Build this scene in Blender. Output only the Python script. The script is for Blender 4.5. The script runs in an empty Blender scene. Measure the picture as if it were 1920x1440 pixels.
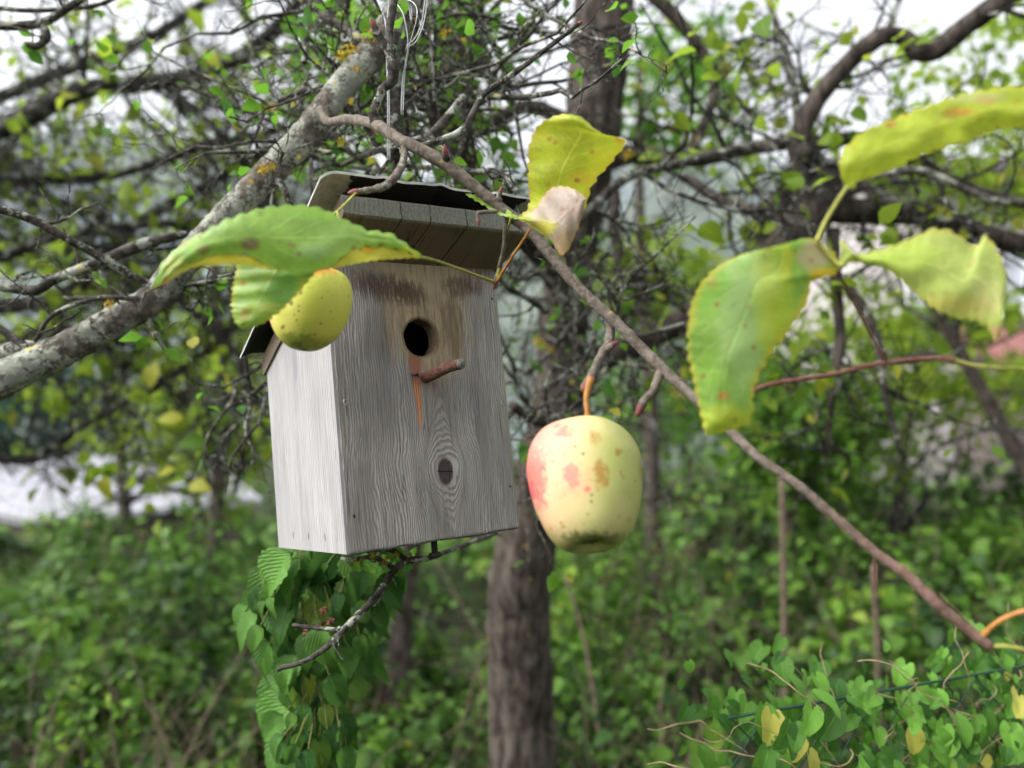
import bpy, math
import numpy as np
from mathutils import Vector, noise as mnoise
SC = bpy.context.scene
COL = SC.collection
R_ = math.radians
# ------------------------------------------------------------------ camera
PITCH = 3.0
FPX = 1478.0                       # focal length in pixels of a 1920 px wide frame
EYE = np.array([0.0, 0.0, 1.5])
cam = bpy.data.cameras.new('camera')
camo = bpy.data.objects.new('camera', cam)
COL.objects.link(camo)
camo.location = EYE
camo.rotation_euler = (R_(90 + PITCH), 0, 0)
cam.sensor_width = 36
cam.lens = FPX / 1920 * 36
cam.clip_start = 0.02
cam.clip_end = 3000
cam.dof.use_dof = True
cam.dof.focus_distance = 0.68
cam.dof.aperture_fstop = 3.3
SC.camera = camo
# ------------------------------------------------------------------ world, sun, exposure
SUN_EL, SUN_AZ = 46.0, 250.0       # azimuth: clockwise from +Y; light comes from behind left
w = bpy.data.worlds.new('World')
SC.world = w
w.use_nodes = True
nt = w.node_tree
nt.nodes.clear()
sky = nt.nodes.new('ShaderNodeTexSky')
sky.sky_type = 'NISHITA'
sky.sun_disc = False
sky.sun_elevation = R_(SUN_EL)
sky.sun_rotation = R_(SUN_AZ)
sky.dust_density = 6
sky.air_density = 1.0
sky.ozone_density = 1.0
hs = nt.nodes.new('ShaderNodeHueSaturation')
hs.inputs['Saturation'].default_value = 0.12   # overcast: a white, evenly bright cloud deck
hs.inputs['Value'].default_value = 2.2
bg = nt.nodes.new('ShaderNodeBackground')
bg.inputs['Strength'].default_value = 0.15
ow = nt.nodes.new('ShaderNodeOutputWorld')
nt.links.new(sky.outputs[0], hs.inputs['Color'])
nt.links.new(hs.outputs[0], bg.inputs['Color'])
nt.links.new(bg.outputs[0], ow.inputs['Surface'])
sl = bpy.data.lights.new('sun', 'SUN')
sl.energy = 0.5
sl.angle = R_(40)
sl.color = (1.0, 0.96, 0.9)
so = bpy.data.objects.new('sun', sl)
COL.objects.link(so)
az, el = R_(SUN_AZ), R_(SUN_EL)
sd = Vector((math.sin(az) * math.cos(el), math.cos(az) * math.cos(el), math.sin(el)))
so.rotation_euler = sd.to_track_quat('Z', 'Y').to_euler()
SC.view_settings.view_transform = 'Standard'
SC.view_settings.look = 'None'
SC.view_settings.gamma = 1
SC.view_settings.exposure = 0.5
SC.cycles.use_denoising = True
SC.cycles.use_adaptive_sampling = True
SC.cycles.adaptive_threshold = 0.02
SC.cycles.max_bounces = 8
SC.cycles.transparent_max_bounces = 4
# ------------------------------------------------------------------ helpers
_p = R_(PITCH)
RX = np.array([1.0, 0, 0])
FW = np.array([0, math.cos(_p), math.sin(_p)])
UP = np.array([0, -math.sin(_p), math.cos(_p)])


def near(d):                         # spacing of the things in front of the box
    return .68 - (.68 - d) * .8 if d < .68 else d


def at(px, py, d):
    d = near(d)
    return EYE + d * (FW + (px - 960) / FPX * RX - (py - 720) / FPX * UP)


def pxw(w_, d):                     # a width in photo pixels -> metres at depth d
    return w_ * near(d) / FPX


def tag(o, label=None, cat=None, group=None, kind=None):
    if label: o['label'] = label
    if cat: o['category'] = cat
    if group: o['group'] = group
    if kind: o['kind'] = kind
    return o


def empty(name, loc, label, cat, group=None):
    o = bpy.data.objects.new(name, None)
    COL.objects.link(o)
    o.location = loc
    o.empty_display_size = 0.05
    return tag(o, label, cat, group)


class MB:
    """collects quads, builds one mesh object"""
    def __init__(s):
        s.v, s.f, s.a, s.u, s.m, s.n, s.t = [], [], [], [], [], 0, []

    def add(s, v, f, var=0.5, uv=None, mi=0, t=0.0):
        v = np.asarray(v, float).reshape(-1, 3)
        f = np.asarray(f, int).reshape(-1, 4)
        s.v.append(v); s.f.append(f + s.n)
        s.a.append(np.broadcast_to(np.asarray(var, float), (len(v),)))
        s.t.append(np.broadcast_to(np.asarray(t, float), (len(v),)))
        s.u.append(np.zeros((len(v), 2)) if uv is None else np.asarray(uv, float))
        s.m.append(np.full(len(f), mi))
        s.n += len(v)

    def build(s, name, mats, parent=None, smooth=True):
        if not isinstance(mats, (list, tuple)): mats = [mats]
        V = np.concatenate(s.v); F = np.concatenate(s.f); A = np.concatenate(s.a)
        U = np.concatenate(s.u); M = np.concatenate(s.m)
        if parent is not None:
            V = V - np.array(parent.matrix_basis.translation if parent.parent is None else parent.matrix_basis.translation)
        me = bpy.data.meshes.new(name)
        me.vertices.add(len(V)); me.vertices.foreach_set('co', V.astype(np.float32).ravel())
        me.loops.add(F.size); me.loops.foreach_set('vertex_index', F.astype(np.int32).ravel())
        me.polygons.add(len(F)); me.polygons.foreach_set('loop_start', np.arange(0, F.size, 4, dtype=np.int32))
        me.polygons.foreach_set('material_index', M.astype(np.int32))
        at_ = me.attributes.new('var', 'FLOAT', 'POINT'); at_.data.foreach_set('value', A.astype(np.float32))
        if max(x.max() for x in s.t) > 0:
            al = me.attributes.new('along', 'FLOAT', 'POINT'); al.data.foreach_set('value', np.concatenate(s.t).astype(np.float32))
        uv = me.uv_layers.new(name='UVMap'); uv.data.foreach_set('uv', U[F.ravel()].astype(np.float32).ravel())
        me.update(calc_edges=True)
        me.validate()
        me.polygons.foreach_set('use_smooth', np.full(len(me.polygons), bool(smooth)))
        for m in mats: me.materials.append(m)
        o = bpy.data.objects.new(name, me)
        COL.objects.link(o)
        if parent is not None: o.parent = parent
        return o


def smooth_path(P, n):
    """Catmull-Rom through rows of P (any dimension), n samples per span"""
    P = np.asarray(P, float)
    Q = np.vstack([2 * P[0] - P[1], P, 2 * P[-1] - P[-2]])
    out = []
    for i in range(1, len(Q) - 2):
        a, b, c, d = Q[i - 1], Q[i], Q[i + 1], Q[i + 2]
        for k in range(n):
            t = k / n
            out.append(.5 * (2 * b + (c - a) * t + (2 * a - 5 * b + 4 * c - d) * t * t + (3 * b - a - 3 * c + d) * t ** 3))
    out.append(P[-1])
    return np.array(out)


def tube(mb, P, r, k=6, var=0.5, bump=0.0, rng=None, cap=True):
    P = np.asarray(P, float); n = len(P)
    r = np.maximum(np.broadcast_to(np.asarray(r, float), (n,)), 1e-5)
    T = np.gradient(P, axis=0); T /= np.linalg.norm(T, axis=1)[:, None] + 1e-12
    up = np.array([0, 0, 1.0]) if abs(T[0, 2]) < .9 else np.array([1.0, 0, 0])
    N = np.empty_like(P); x = np.cross(up, T[0]); x /= np.linalg.norm(x); N[0] = x
    for i in range(1, n):
        x = N[i - 1] - T[i] * (N[i - 1] @ T[i]); N[i] = x / (np.linalg.norm(x) + 1e-12)
    B = np.cross(T, N)
    a = np.arange(k) * 2 * math.pi / k
    rr = np.repeat(r[:, None], k, 1)
    if bump:
        rr = rr * (1 + bump * rng.uniform(-1, 1, (n, k)))
    V = P[:, None] + rr[..., None] * (np.cos(a)[None, :, None] * N[:, None] + np.sin(a)[None, :, None] * B[:, None])
    i = np.arange(n - 1)[:, None] * k; j = np.arange(k)[None]; j2 = (j + 1) % k
    F = np.stack([i + j, i + j2, i + k + j2, i + k + j], -1).reshape(-1, 4)
    V = V.reshape(-1, 3)
    if cap:
        for e, b0 in ((0, 0), (n - 1, (n - 1) * k)):
            c = len(V)
            V = np.vstack([V, P[e] + (T[e] * r[e] * .3 if e else -T[e] * r[e] * .3)])
            if k % 2 == 0:
                q = np.array([[b0 + (m_ + 2) % k, b0 + m_ + 1, b0 + m_, c] if e == 0 else [b0 + m_, b0 + m_ + 1, b0 + (m_ + 2) % k, c] for m_ in range(0, k, 2)])
                F = np.vstack([F, q])
    mb.add(V, F, var)


def bark_tube(mb, P, r, k=18, amp=0.06, fr=40.0, var=0.5, knots=()):
    """tube whose surface is roughened by real noise displacement"""
    sub = MB(); tube(sub, P, r, k, var, cap=True)
    V = sub.v[0]; n = len(P); c = np.asarray(P)
    r = np.broadcast_to(np.asarray(r, float), (n,))
    for i in range(n):
        for j in range(k):
            v = V[i * k + j]
            h = mnoise.noise(Vector(v * fr)) + .6 * mnoise.noise(Vector(v * fr * 2.7)) + .9 * mnoise.noise(Vector(v * fr * .3))
            V[i * k + j] = c[i] + (v - c[i]) * (1 + amp * h)
    mb.add(V, sub.f[0], var)


def boxq(mb, x0, x1, y0, y1, z0, z1, f=None, var=.5, mi=0):
    V = np.array([[x, y, z] for z in (z0, z1) for y in (y0, y1) for x in (x0, x1)], float)
    if f is not None: V = np.array([f(v) for v in V])
    F = [[0, 2, 3, 1], [4, 5, 7, 6], [0, 1, 5, 4], [2, 6, 7, 3], [0, 4, 6, 2], [1, 3, 7, 5]]
    mb.add(V, F, var, mi=mi)


# ---- leaf templates: grid (length x width), unit length along y
def leaf_template(kind, nl=4, nw=2, fold=.25, curl=.25):
    ts = np.linspace(0, 1, nl + 1); ss = np.linspace(-1, 1, nw + 1)
    V = []
    for i, t in enumerate(ts):
        if kind == 'ovate': hw = .33 * math.sin(math.pi * min(1, t ** .75)) + .01
        elif kind == 'heart': hw = .44 * math.sqrt(max(0, 1 - ((t - .28) / .74) ** 2)) * (1 - .35 * max(0, t - .3)) + .01
        elif kind == 'slim': hw = .27 * math.sin(math.pi * min(1, t ** .62)) ** .9 * (1 - .25 * t) + .006
        elif kind == 'hazel': hw = .40 * math.sin(math.pi * min(1, t ** .7)) ** .8 + .01
        if t >= .999: hw = .01
        saw = 1 + (.12 if (kind in ('hazel', 'slim') and nl > 6 and i % 2) else 0)
        for s_ in ss:
            y = t
            if kind == 'heart': y = t - .26 * (1 - (2 * abs(abs(s_) - .5)) ** 2) * (1 - t) ** 4
            if kind == 'hazel' and nl > 6: y = t + .05 * abs(s_)
            V.append((hw * s_ * saw, y, fold * abs(s_) * hw - curl * t * t + (.03 * math.sin(9 * t + 3 * s_) if nl > 3 else 0)))
    m = nw + 1
    F = [[i * m + j, i * m + j + 1, (i + 1) * m + j + 1, (i + 1) * m + j] for i in range(nl) for j in range(nw)]
    UV = np.array([((s_ + 1) / 2, t) for t in ts for s_ in ss])
    return np.array(V), np.array(F), UV


def put_leaves(mb, tpl, pos, axis, nrm, size, var, mi=0):
    T, F, UV = tpl
    pos = np.asarray(pos, float); n = len(pos)
    if n == 0: return
    axis = axis / (np.linalg.norm(axis, axis=1)[:, None] + 1e-9)
    x = np.cross(axis, nrm); x /= np.linalg.norm(x, axis=1)[:, None] + 1e-9
    z = np.cross(x, axis)
    size = np.broadcast_to(size, (n,))
    V = pos[:, None] + size[:, None, None] * (T[None, :, 0:1] * x[:, None] + T[None, :, 1:2] * axis[:, None] + T[None, :, 2:3] * z[:, None])
    FF = (F[None] + (np.arange(n) * len(T))[:, None, None]).reshape(-1, 4)
    mb.add(V.reshape(-1, 3), FF, np.repeat(var, len(T)), np.tile(UV, (n, 1)), mi)


# ------------------------------------------------------------------ node expressions
class G:
    def __init__(s, name):
        s.m = bpy.data.materials.new(name); s.m.use_nodes = True
        s.t = s.m.node_tree; s.t.nodes.clear()

    def n(s, typ, **kw):
        nd = s.t.nodes.new(typ)
        for k, v in kw.items(): setattr(nd, k, v)
        return nd

    def put(s, sock, v):
        if isinstance(v, X): s.t.links.new(v.s, sock)
        else:
            if sock.type == 'RGBA' and len(v) == 3: v = (*v, 1)
            sock.default_value = v

    def math(s, op, *a, clamp=False):
        nd = s.n('ShaderNodeMath', operation=op, use_clamp=clamp)
        for i, v in enumerate(a): s.put(nd.inputs[i], v)
        return X(s, nd.outputs[0])

    def coord(s, kind='Object'):
        return X(s, s.n('ShaderNodeTexCoord').outputs[kind])

    def sep(s, v):
        nd = s.n('ShaderNodeSeparateXYZ'); s.put(nd.inputs[0], v)
        return [X(s, o) for o in nd.outputs]

    def vec(s, x, y, z):
        nd = s.n('ShaderNodeCombineXYZ')
        for i, v in enumerate((x, y, z)): s.put(nd.inputs[i], v)
        return X(s, nd.outputs[0])

    def scale(s, v, sc):
        nd = s.n('ShaderNodeVectorMath', operation='MULTIPLY'); s.put(nd.inputs[0], v); nd.inputs[1].default_value = sc
        return X(s, nd.outputs[0])

    def noise(s, v, scale=5, detail=3, rough=.55, dist=0):
        nd = s.n('ShaderNodeTexNoise'); s.put(nd.inputs['Vector'], v)
        nd.inputs['Scale'].default_value = scale; nd.inputs['Detail'].default_value = detail
        nd.inputs['Roughness'].default_value = rough; nd.inputs['Distortion'].default_value = dist
        return X(s, nd.outputs[0])

    def voro(s, v, scale=5, feature='F1'):
        nd = s.n('ShaderNodeTexVoronoi', feature=feature); s.put(nd.inputs['Vector'], v); nd.inputs['Scale'].default_value = scale
        return X(s, nd.outputs['Distance'])

    def attr(s, name):
        nd = s.n('ShaderNodeAttribute', attribute_name=name)
        return X(s, nd.outputs['Fac'])

    def step(s, x, a, b):              # smoothstep from a to b
        nd = s.n('ShaderNodeMapRange', interpolation_type='SMOOTHSTEP')
        s.put(nd.inputs['Value'], x)
        if a < b: nd.inputs['From Min'].default_value = a; nd.inputs['From Max'].default_value = b
        else:
            nd.inputs['From Min'].default_value = b; nd.inputs['From Max'].default_value = a
            nd.inputs['To Min'].default_value = 1; nd.inputs['To Max'].default_value = 0
        return X(s, nd.outputs[0])

    def mix(s, f, a, b):
        nd = s.n('ShaderNodeMix', data_type='RGBA')
        s.put(nd.inputs[0], f); s.put(nd.inputs[6], a); s.put(nd.inputs[7], b)
        return X(s, nd.outputs[2])

    def blob(s, x, z, cx, cz, rx, rz, wob=None, soft=.5):
        q = ((x - cx) / rx) ** 2 + ((z - cz) / rz) ** 2
        if wob is not None: q = q + wob
        return s.step(q, 1 + soft, max(0.0, 1 - soft))

    def out(s, color, rough=.8, height=None, bump=.3, dist=.001, transl=0, tcol=None, spec=.3, sss=0, disp=None, metal=0):
        b = s.n('ShaderNodeBsdfPrincipled')
        s.put(b.inputs['Base Color'], color); s.put(b.inputs['Roughness'], rough)
        b.inputs['Specular IOR Level'].default_value = spec
        b.inputs['Metallic'].default_value = metal
        if sss:
            b.inputs['Subsurface Weight'].default_value = sss
            b.inputs['Subsurface Radius'].default_value = (1, .6, .2)
            b.inputs['Subsurface Scale'].default_value = .006
        if height is not None:
            bn = s.n('ShaderNodeBump'); s.put(bn.inputs['Height'], height)
            bn.inputs['Strength'].default_value = bump; bn.inputs['Distance'].default_value = dist
            s.t.links.new(bn.outputs[0], b.inputs['Normal'])
        o = s.n('ShaderNodeOutputMaterial')
        if transl:
            tr = s.n('ShaderNodeBsdfTranslucent'); s.put(tr.inputs[0], tcol if tcol is not None else color)
            mx = s.n('ShaderNodeMixShader'); mx.inputs[0].default_value = transl
            s.t.links.new(b.outputs[0], mx.inputs[1]); s.t.links.new(tr.outputs[0], mx.inputs[2])
            s.t.links.new(mx.outputs[0], o.inputs[0])
        else: s.t.links.new(b.outputs[0], o.inputs[0])
        return s.m


class X:
    def __init__(s, g, sock): s.g, s.s = g, sock
    def __add__(s, o): return s.g.math('ADD', s, o)
    __radd__ = __add__
    def __sub__(s, o): return s.g.math('SUBTRACT', s, o)
    def __rsub__(s, o): return s.g.math('SUBTRACT', o, s)
    def __mul__(s, o): return s.g.math('MULTIPLY', s, o)
    __rmul__ = __mul__
    def __truediv__(s, o): return s.g.math('DIVIDE', s, o)
    def __pow__(s, o):
        return s * s if o == 2 else s.g.math('POWER', s, o)


# ------------------------------------------------------------------ materials
def m_plain(name, col, rough=.7, nscale=20, amt=.25, spec=.3, metal=0, bump=.2):
    g = G(name); c = g.coord(); n = g.noise(c, nscale, 4)
    d = tuple(x * (1 - amt) for x in col); l = tuple(min(1, x * (1 + amt)) for x in col)
    return g.out(g.mix(g.step(n, .3, .7), d, l), rough, n, bump, .002, spec=spec, metal=metal)


def m_leaf(name, dark, mid, yel, transl=.45, nyel=.85, rough=.45, vb=.6):
    g = G(name); a = g.attr('var'); u, v, _ = g.sep(g.coord('UV'))
    c = g.mix(g.step(a, 0.0, nyel - .05), dark, mid)
    c = g.mix(g.step(a, nyel - .03, nyel + .03), c, yel)
    n = g.noise(g.coord(), 60, 3)
    c = g.mix(g.step(n, .62, .75) * .35, c, tuple(x * .45 for x in mid))
    rib = g.step(g.math('ABSOLUTE', u - .5), .035, .0)
    vein = g.math('ABSOLUTE', g.math('SINE', (v - g.math('ABSOLUTE', u - .5) * .9) * 34.0))
    c = g.mix(rib * .35, c, tuple(min(1, x * 1.7 + .02) for x in mid))
    vein = g.math('POWER', vein, .5); c = g.mix(g.step(vein, .45, .1) * .25 * vb, c, tuple(min(1, x * 1.6 + .01) for x in mid))
    hole = g.noise(g.coord(), 160, 2); c = g.mix(g.step(hole, .68, .74) * .5, c, (.10, .07, .02))
    return g.out(c, rough, vein + n * .8, min(1, .6 * vb), .0012, transl, spec=.25, tcol=g.mix(.55, c, tuple(min(1, x * 1.5) for x in mid)))


def m_bark(name, dark, light, lich=.0, ylich=.0, sc=60, long=.25, red=None, redx=None):
    g = G(name); c = g.coord()
    cs = g.scale(c, (1, 1, long))
    n1 = g.noise(cs, sc, 6, .65); n2 = g.noise(c, sc * .28, 4); n3 = g.noise(c, sc * 2.6, 3); n4 = g.noise(c, sc * .5, 5, .7)
    col = g.mix(g.step(n1, .35, .65), dark, light)
    if red: col = g.mix(g.step(n2, .4, .6), col, red)
    if redx: col = g.mix(g.step(g.sep(c)[0] + (n2 - .5) * .08, redx, redx + .12) * .55, col, (.17, .075, .055))
    if lich:
        lm = g.step(n2 + n3 * .5 + (n4 - .5) * .5, .84 - lich * .16, .90 - lich * .16)
        col = g.mix(lm, col, (.19, .20, .165))
        col = g.mix(g.step(n4 + n3 * .3, .66, .72) * lm, col, (.29, .305, .26))
    if ylich: col = g.mix(g.step(n4 + n2 * .3, .83 - ylich * .15, .86 - ylich * .15), col, (.42, .30, .02))
    if long == 1 and sc == 150:        # bark rings and lenticels of the young branch
        rg_ = g.noise(g.scale(c, (160, 40, 40)), 1, 2); col = g.mix(g.step(rg_, .60, .68) * .5, col, (.05, .035, .028)); col = g.mix(g.step(g.voro(c, 420), .2, .08) * .5, col, (.30, .27, .22))
    return g.out(col, .9, n1 + n3 * .5, .8, .002, spec=.15)


M_leaf_apple = m_leaf('small apple leaf', (.07, .16, .014), (.24, .34, .03), (.36, .35, .04), .55, .9)
M_leaf_sharp = m_leaf('fresh green leaf', (.04, .15, .014), (.14, .30, .028), (.42, .38, .05), .5, .96)
M_leaf_bramble = m_leaf('bramble leaf', (.004, .022, .004), (.095, .21, .022), (.34, .32, .05), .2, .95)
M_leaf_bright = m_leaf('bright shrub leaf', (.025, .08, .010), (.15, .29, .03), (.34, .38, .05), .35, .93)
M_leaf_hazel = m_leaf('drooping shrub leaf', (.022, .08, .018), (.115, .26, .042), (.26, .33, .05), .3, .97, .4, 1.6)
M_leaf_vine = m_leaf('bindweed leaf', (.03, .10, .018), (.16, .36, .045), (.50, .46, .09), .3, .955, .4)
M_leaf_teal = m_leaf('blue green needle', (.02, .07, .05), (.05, .13, .09), (.08, .17, .1), .2, .95)
M_twig = m_bark('dark twig bark', (.010, .009, .008), (.038, .034, .030), .06, .04, 90, 1)
M_twig_grey = m_bark('grey twig bark', (.022, .019, .016), (.085, .077, .066), .3, .14, 110, 1)
M_trunk = m_bark('old trunk bark', (.018, .014, .011), (.10, .083, .07), 0, .06, 55, .22)
M_lichen_bark = m_bark('lichen covered bark', (.055, .048, .038), (.17, .15, .125), .75, .35, 95, 1)
M_smooth_bark = m_bark('smooth grey young bark', (.085, .068, .055), (.17, .145, .12), .03, .02, 150, 1)
M_front_bark = m_bark('young bark reddening to the tip', (.085, .068, .055), (.17, .145, .12), 0, .02, 150, 1, None, .33)
M_redbark = m_bark('red brown young bark', (.09, .04, .03), (.19, .11, .085), 0, 0, 300, 1, (.11, .045, .034))
M_orange = m_plain('orange young stalk', (.36, .16, .04), .5, 200)
M_petiole = m_plain('green petiole', (.28, .28, .055), .45, 200)
M_bud = m_plain('red bud', (.17, .055, .05), .6, 300)
M_wire = m_plain('galvanised wire', (.38, .39, .40), .5, 80, .1, .5, .8)
M_ylichen = m_plain('yellow lichen', (.46, .33, .025), .95, 150, .5)
M_soil = m_plain('dark soil', (.03, .026, .018), .95, 6, .5)
M_greenwire = m_plain('green coated wire', (.008, .045, .028), .4, 60, .2, .4)
M_whiteroof = m_plain('white roofing sheet', (.25, .25, .28), .45, 1.2, .08)
M_dead = m_plain('dry stem', (.16, .12, .085), .9, 60, .4)


# ------------------------------------------------------------------ ground, hills
def build_ground():
    g = G('meadow soil'); c = g.coord(); n = g.noise(c, 1.3, 6, .7); n2 = g.noise(c, 14, 5)
    col = g.mix(g.step(n, .35, .65), (.012, .016, .008), (.025, .045, .012))
    col = g.mix(g.step(n2, .45, .7), col, (.03, .022, .015))
    m = g.out(col, .95, n2, .6, .05, spec=.05)
    mb = MB(); N = 120
    xs = np.sign(np.linspace(-1, 1, N)) * np.abs(np.linspace(-1, 1, N)) ** 2.6 * 900
    ys = np.linspace(0, 1, N) ** 2.6 * 1500 - 30
    V = np.array([[x, y, (.07 * mnoise.noise(Vector((x * .8, y * .8, 0))) - max(0, y - 8) * .10 * (1 if y < 60 else 0) - (5.2 if y >= 60 else 0)) if abs(x) < 50 or True else 0] for y in ys for x in xs])
    F = [[j * N + i, j * N + i + 1, (j + 1) * N + i + 1, (j + 1) * N + i] for j in range(N - 1) for i in range(N - 1)]
    mb.add(V, F); tag(mb.build('ground', m), kind='structure')
    # wooded hillside across the valley
    g = G('wooded hillside'); c = g.coord(); n = g.noise(c, .035, 6, .6); n2 = g.noise(c, .35, 4, .7); n3 = g.noise(c, .012, 2)
    col = g.mix(g.step(n2, .35, .65), (.035, .052, .038), (.08, .105, .075))
    col = g.mix(g.step(n, .5, .62), col, (.12, .145, .11))
    col = g.mix(g.step(n3, .48, .62), col, (.13, .16, .175))
    m = g.out(col, 1, n2, .5, 2)
    mb = MB(); nx, ny = 140, 40
    V = []
    for j in range(ny):
        for i in range(nx):
            x = -420 + 840 * i / (nx - 1); t = j / (ny - 1); y = 120 + 260 * t
            ridge = 128 + 26 * mnoise.noise(Vector((x * .008, 3.1, 0))) + 8 * mnoise.noise(Vector((x * .05, 7, 0)))
            z = -8 + ridge * (math.sin(t * math.pi / 2) ** 1.3) + 3.2 * mnoise.noise(Vector((x * .12, y * .12, 0))) * min(1, 4 * t)
            V.append((x, y, z))
    F = [[j * nx + i, j * nx + i + 1, (j + 1) * nx + i + 1, (j + 1) * nx + i] for j in range(ny - 1) for i in range(nx - 1)]
    mb.add(V, F); tag(mb.build('hills', m), kind='structure')


build_ground()


# ------------------------------------------------------------------ shed and house
def build_shed():
    a, b, c, d = at(-420, 868, 12.0), at(380, 851, 12.0), at(492, 935, 9.2), at(50, 975, 9.0)
    d = at(40, 975, 9.0)
    root = empty('shed', (float(a[0] + c[0]) / 2, 10.5, 0), 'low shed with flat white sheet roof beyond the left undergrowth', 'shed')
    mb = MB()
    th = np.array([0, 0, -.06])
    n = 40
    top = []
    for j in range(7):
        t = j / 6
        L, Rr = a + (d - a) * t, b + (c - b) * t
        for i in range(n + 1):
            p = L + (Rr - L) * i / n
            p = p + np.array([0, 0, .018 * math.sin(i * 2 * math.pi / 4)])
            top.append(p)
    top = np.array(top); m = n + 1
    F = [[j * m + i, j * m + i + 1, (j + 1) * m + i + 1, (j + 1) * m + i] for j in range(6) for i in range(n)]
    mb.add(top, F)
    mb.add(top + th, [f[::-1] for f in F])
    e = [[i, i + 1, i + 1 + len(top), i + len(top)] for i in range(6 * m, 7 * m - 1)]
    mb.add(np.vstack([top, top + th]), e)
    mb.build('roof', M_whiteroof, root)
    mb = MB()
    def quad(p, q, zt=-.08):
        P = np.array([p + [0, 0, zt], q + [0, 0, zt], [q[0], q[1], -1.5], [p[0], p[1], -1.5]])
        mb.add(P, [[0, 1, 2, 3]])
    ins = lambda p, q: p + (q - p) * .04
    k = [ins(a, c), ins(b, d), ins(c, a), ins(d, b)]
    for i in range(4): quad(k[i], k[(i + 1) % 4])
    mb.build('wall', m_plain('dark shed boards', (.07, .055, .045), .8, 5), root)


build_shed()


def build_house():
    Y = 9.5
    P = lambda px, py, d=Y: at(px, py, d)
    x0, x1 = P(1660, 600)[0], P(2500, 600)[0]
    z = lambda py, d=Y: P(960, py, d)[2]
    root = empty('house', ((x0 + x1) / 2, Y, 0), 'pale rendered house with white window and red brown porch roof behind the right tree', 'house')
    g = G('pale render'); n = g.noise(g.coord(), 3, 5)
    mr = g.out(g.mix(g.step(n, .3, .7), (.24, .215, .215), (.34, .32, .31)), .9, n, .2, .01)
    mb = MB()
    boxq(mb, x0, x1, Y, Y + 5, -1.5, z(330)); mb.build('wall', mr, root)
    mb = MB()   # gable roof, dark
    zr = z(322); V = np.array([[x0 - .2, Y - .3, zr], [x1, Y - .3, zr], [x1, Y + 2.5, zr + 1.1], [x0 - .2, Y + 2.5, zr + 1.1], [x0 - .2, Y + 5.6, zr], [x1, Y + 5.6, zr]])
    mb.add(V, [[0, 1, 2, 3], [3, 2, 5, 4]]); mb.add(V - [0, 0, .15], [[3, 2, 1, 0], [4, 5, 2, 3]])
    mb.add(np.vstack([V[:2], V[:2] - [0, 0, .15]]), [[0, 2, 3, 1]])
    mb.build('roof', m_plain('dark roof tiles', (.05, .04, .04), .8, 8), root, False)
    mb = MB()   # porch roof: reddish boards sloping to the viewer
    xa = P(1770, 600)[0]
    a_, b_ = z(612), z(668, 8.3)
    V = np.array([[xa, Y - .01, a_], [x1, Y - .01, a_], [x1, 8.3, b_], [xa, 8.3, b_]])
    mb.add(V, [[3, 2, 1, 0]]); mb.add(V - [0, 0, .12], [[0, 1, 2, 3]])
    W_ = np.vstack([V, V - [0, 0, .12]]); mb.add(W_, [[3, 7, 6, 2], [0, 4, 7, 3]])
    mb.build('porch_roof', m_plain('red brown roofing', (.20, .085, .075), .7, 9), root, False)
    mb = MB()
    boxq(mb, xa + .1, x1, 8.6, Y - .02, -1.5, b_ - .06)
    mb.build('porch_wall', m_plain('grey brown boards', (.13, .105, .10), .85, 12), root, False)
    # windows
    for k, (pa, pb) in enumerate(((1868, 1990), (1700, 1780))):
        wx0, wx1, wz0, wz1 = P(pa, 0)[0], P(pb, 0)[0], z(590), z(455)
        mb = MB(); t = .07
        boxq(mb, wx0, wx0 + t, Y - .06, Y + .02, wz0, wz1); boxq(mb, wx1 - t, wx1, Y - .06, Y + .02, wz0, wz1)
        boxq(mb, wx0 + t, wx1 - t, Y - .055, Y + .02, wz0, wz0 + t); boxq(mb, wx0 + t, wx1 - t, Y - .055, Y + .02, wz1 - t, wz1)
        boxq(mb, (wx0 + wx1) / 2 - .03, (wx0 + wx1) / 2 + .03, Y - .05, Y + .02, wz0 + t, wz1 - t)
        boxq(mb, wx0 - .05, wx1 + .05, Y - .12, Y + .02, wz0 - .06, wz0 - .004)
        wf = mb.build('window', m_plain('white window paint', (.75, .75, .76), .5, 30, .05), root, False)
        mb = MB(); boxq(mb, wx0 + t, wx1 - t, Y - .02, Y - .005, wz0 + t, wz1 - t)
        gl = mb.build('pane', m_plain('curtained pane', (.42, .46, .52), .15, 4, .25, .6), None, False)
        gl.parent = wf
        gl.location = -Vector(root.location)


build_house()


# ------------------------------------------------------------------ the nest box
from mathutils import Matrix, Euler
BPOS = Vector((-0.1319, 0.6437, 1.3947)); BR = (0.6021, -0.0932, -0.0549)
BM = Matrix.Translation(BPOS) @ (Matrix.Rotation(BR[0], 4, 'Z') @ Matrix.Rotation(BR[1], 4, 'X') @ Matrix.Rotation(BR[2], 4, 'Y'))
W, D = .17, .1701
RF, ZF, RB, ZB, RO = .0537, .302, .019, .2006, .0198
SL = (ZF - ZB) / (RF + D + RB)


def roofz(y): return ZF - SL * (y + RF)


def loc(px, py, y=0.0):
    """box-local x,z where the line of sight through a pixel meets the local plane y"""
    inv = BM.inverted(); o = inv @ Vector(EYE); q = inv @ Vector(at(px, py, 1.0)); dd = q - o
    t = (y - o.y) / dd.y; r = o + dd * t
    return r.x, r.z


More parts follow.
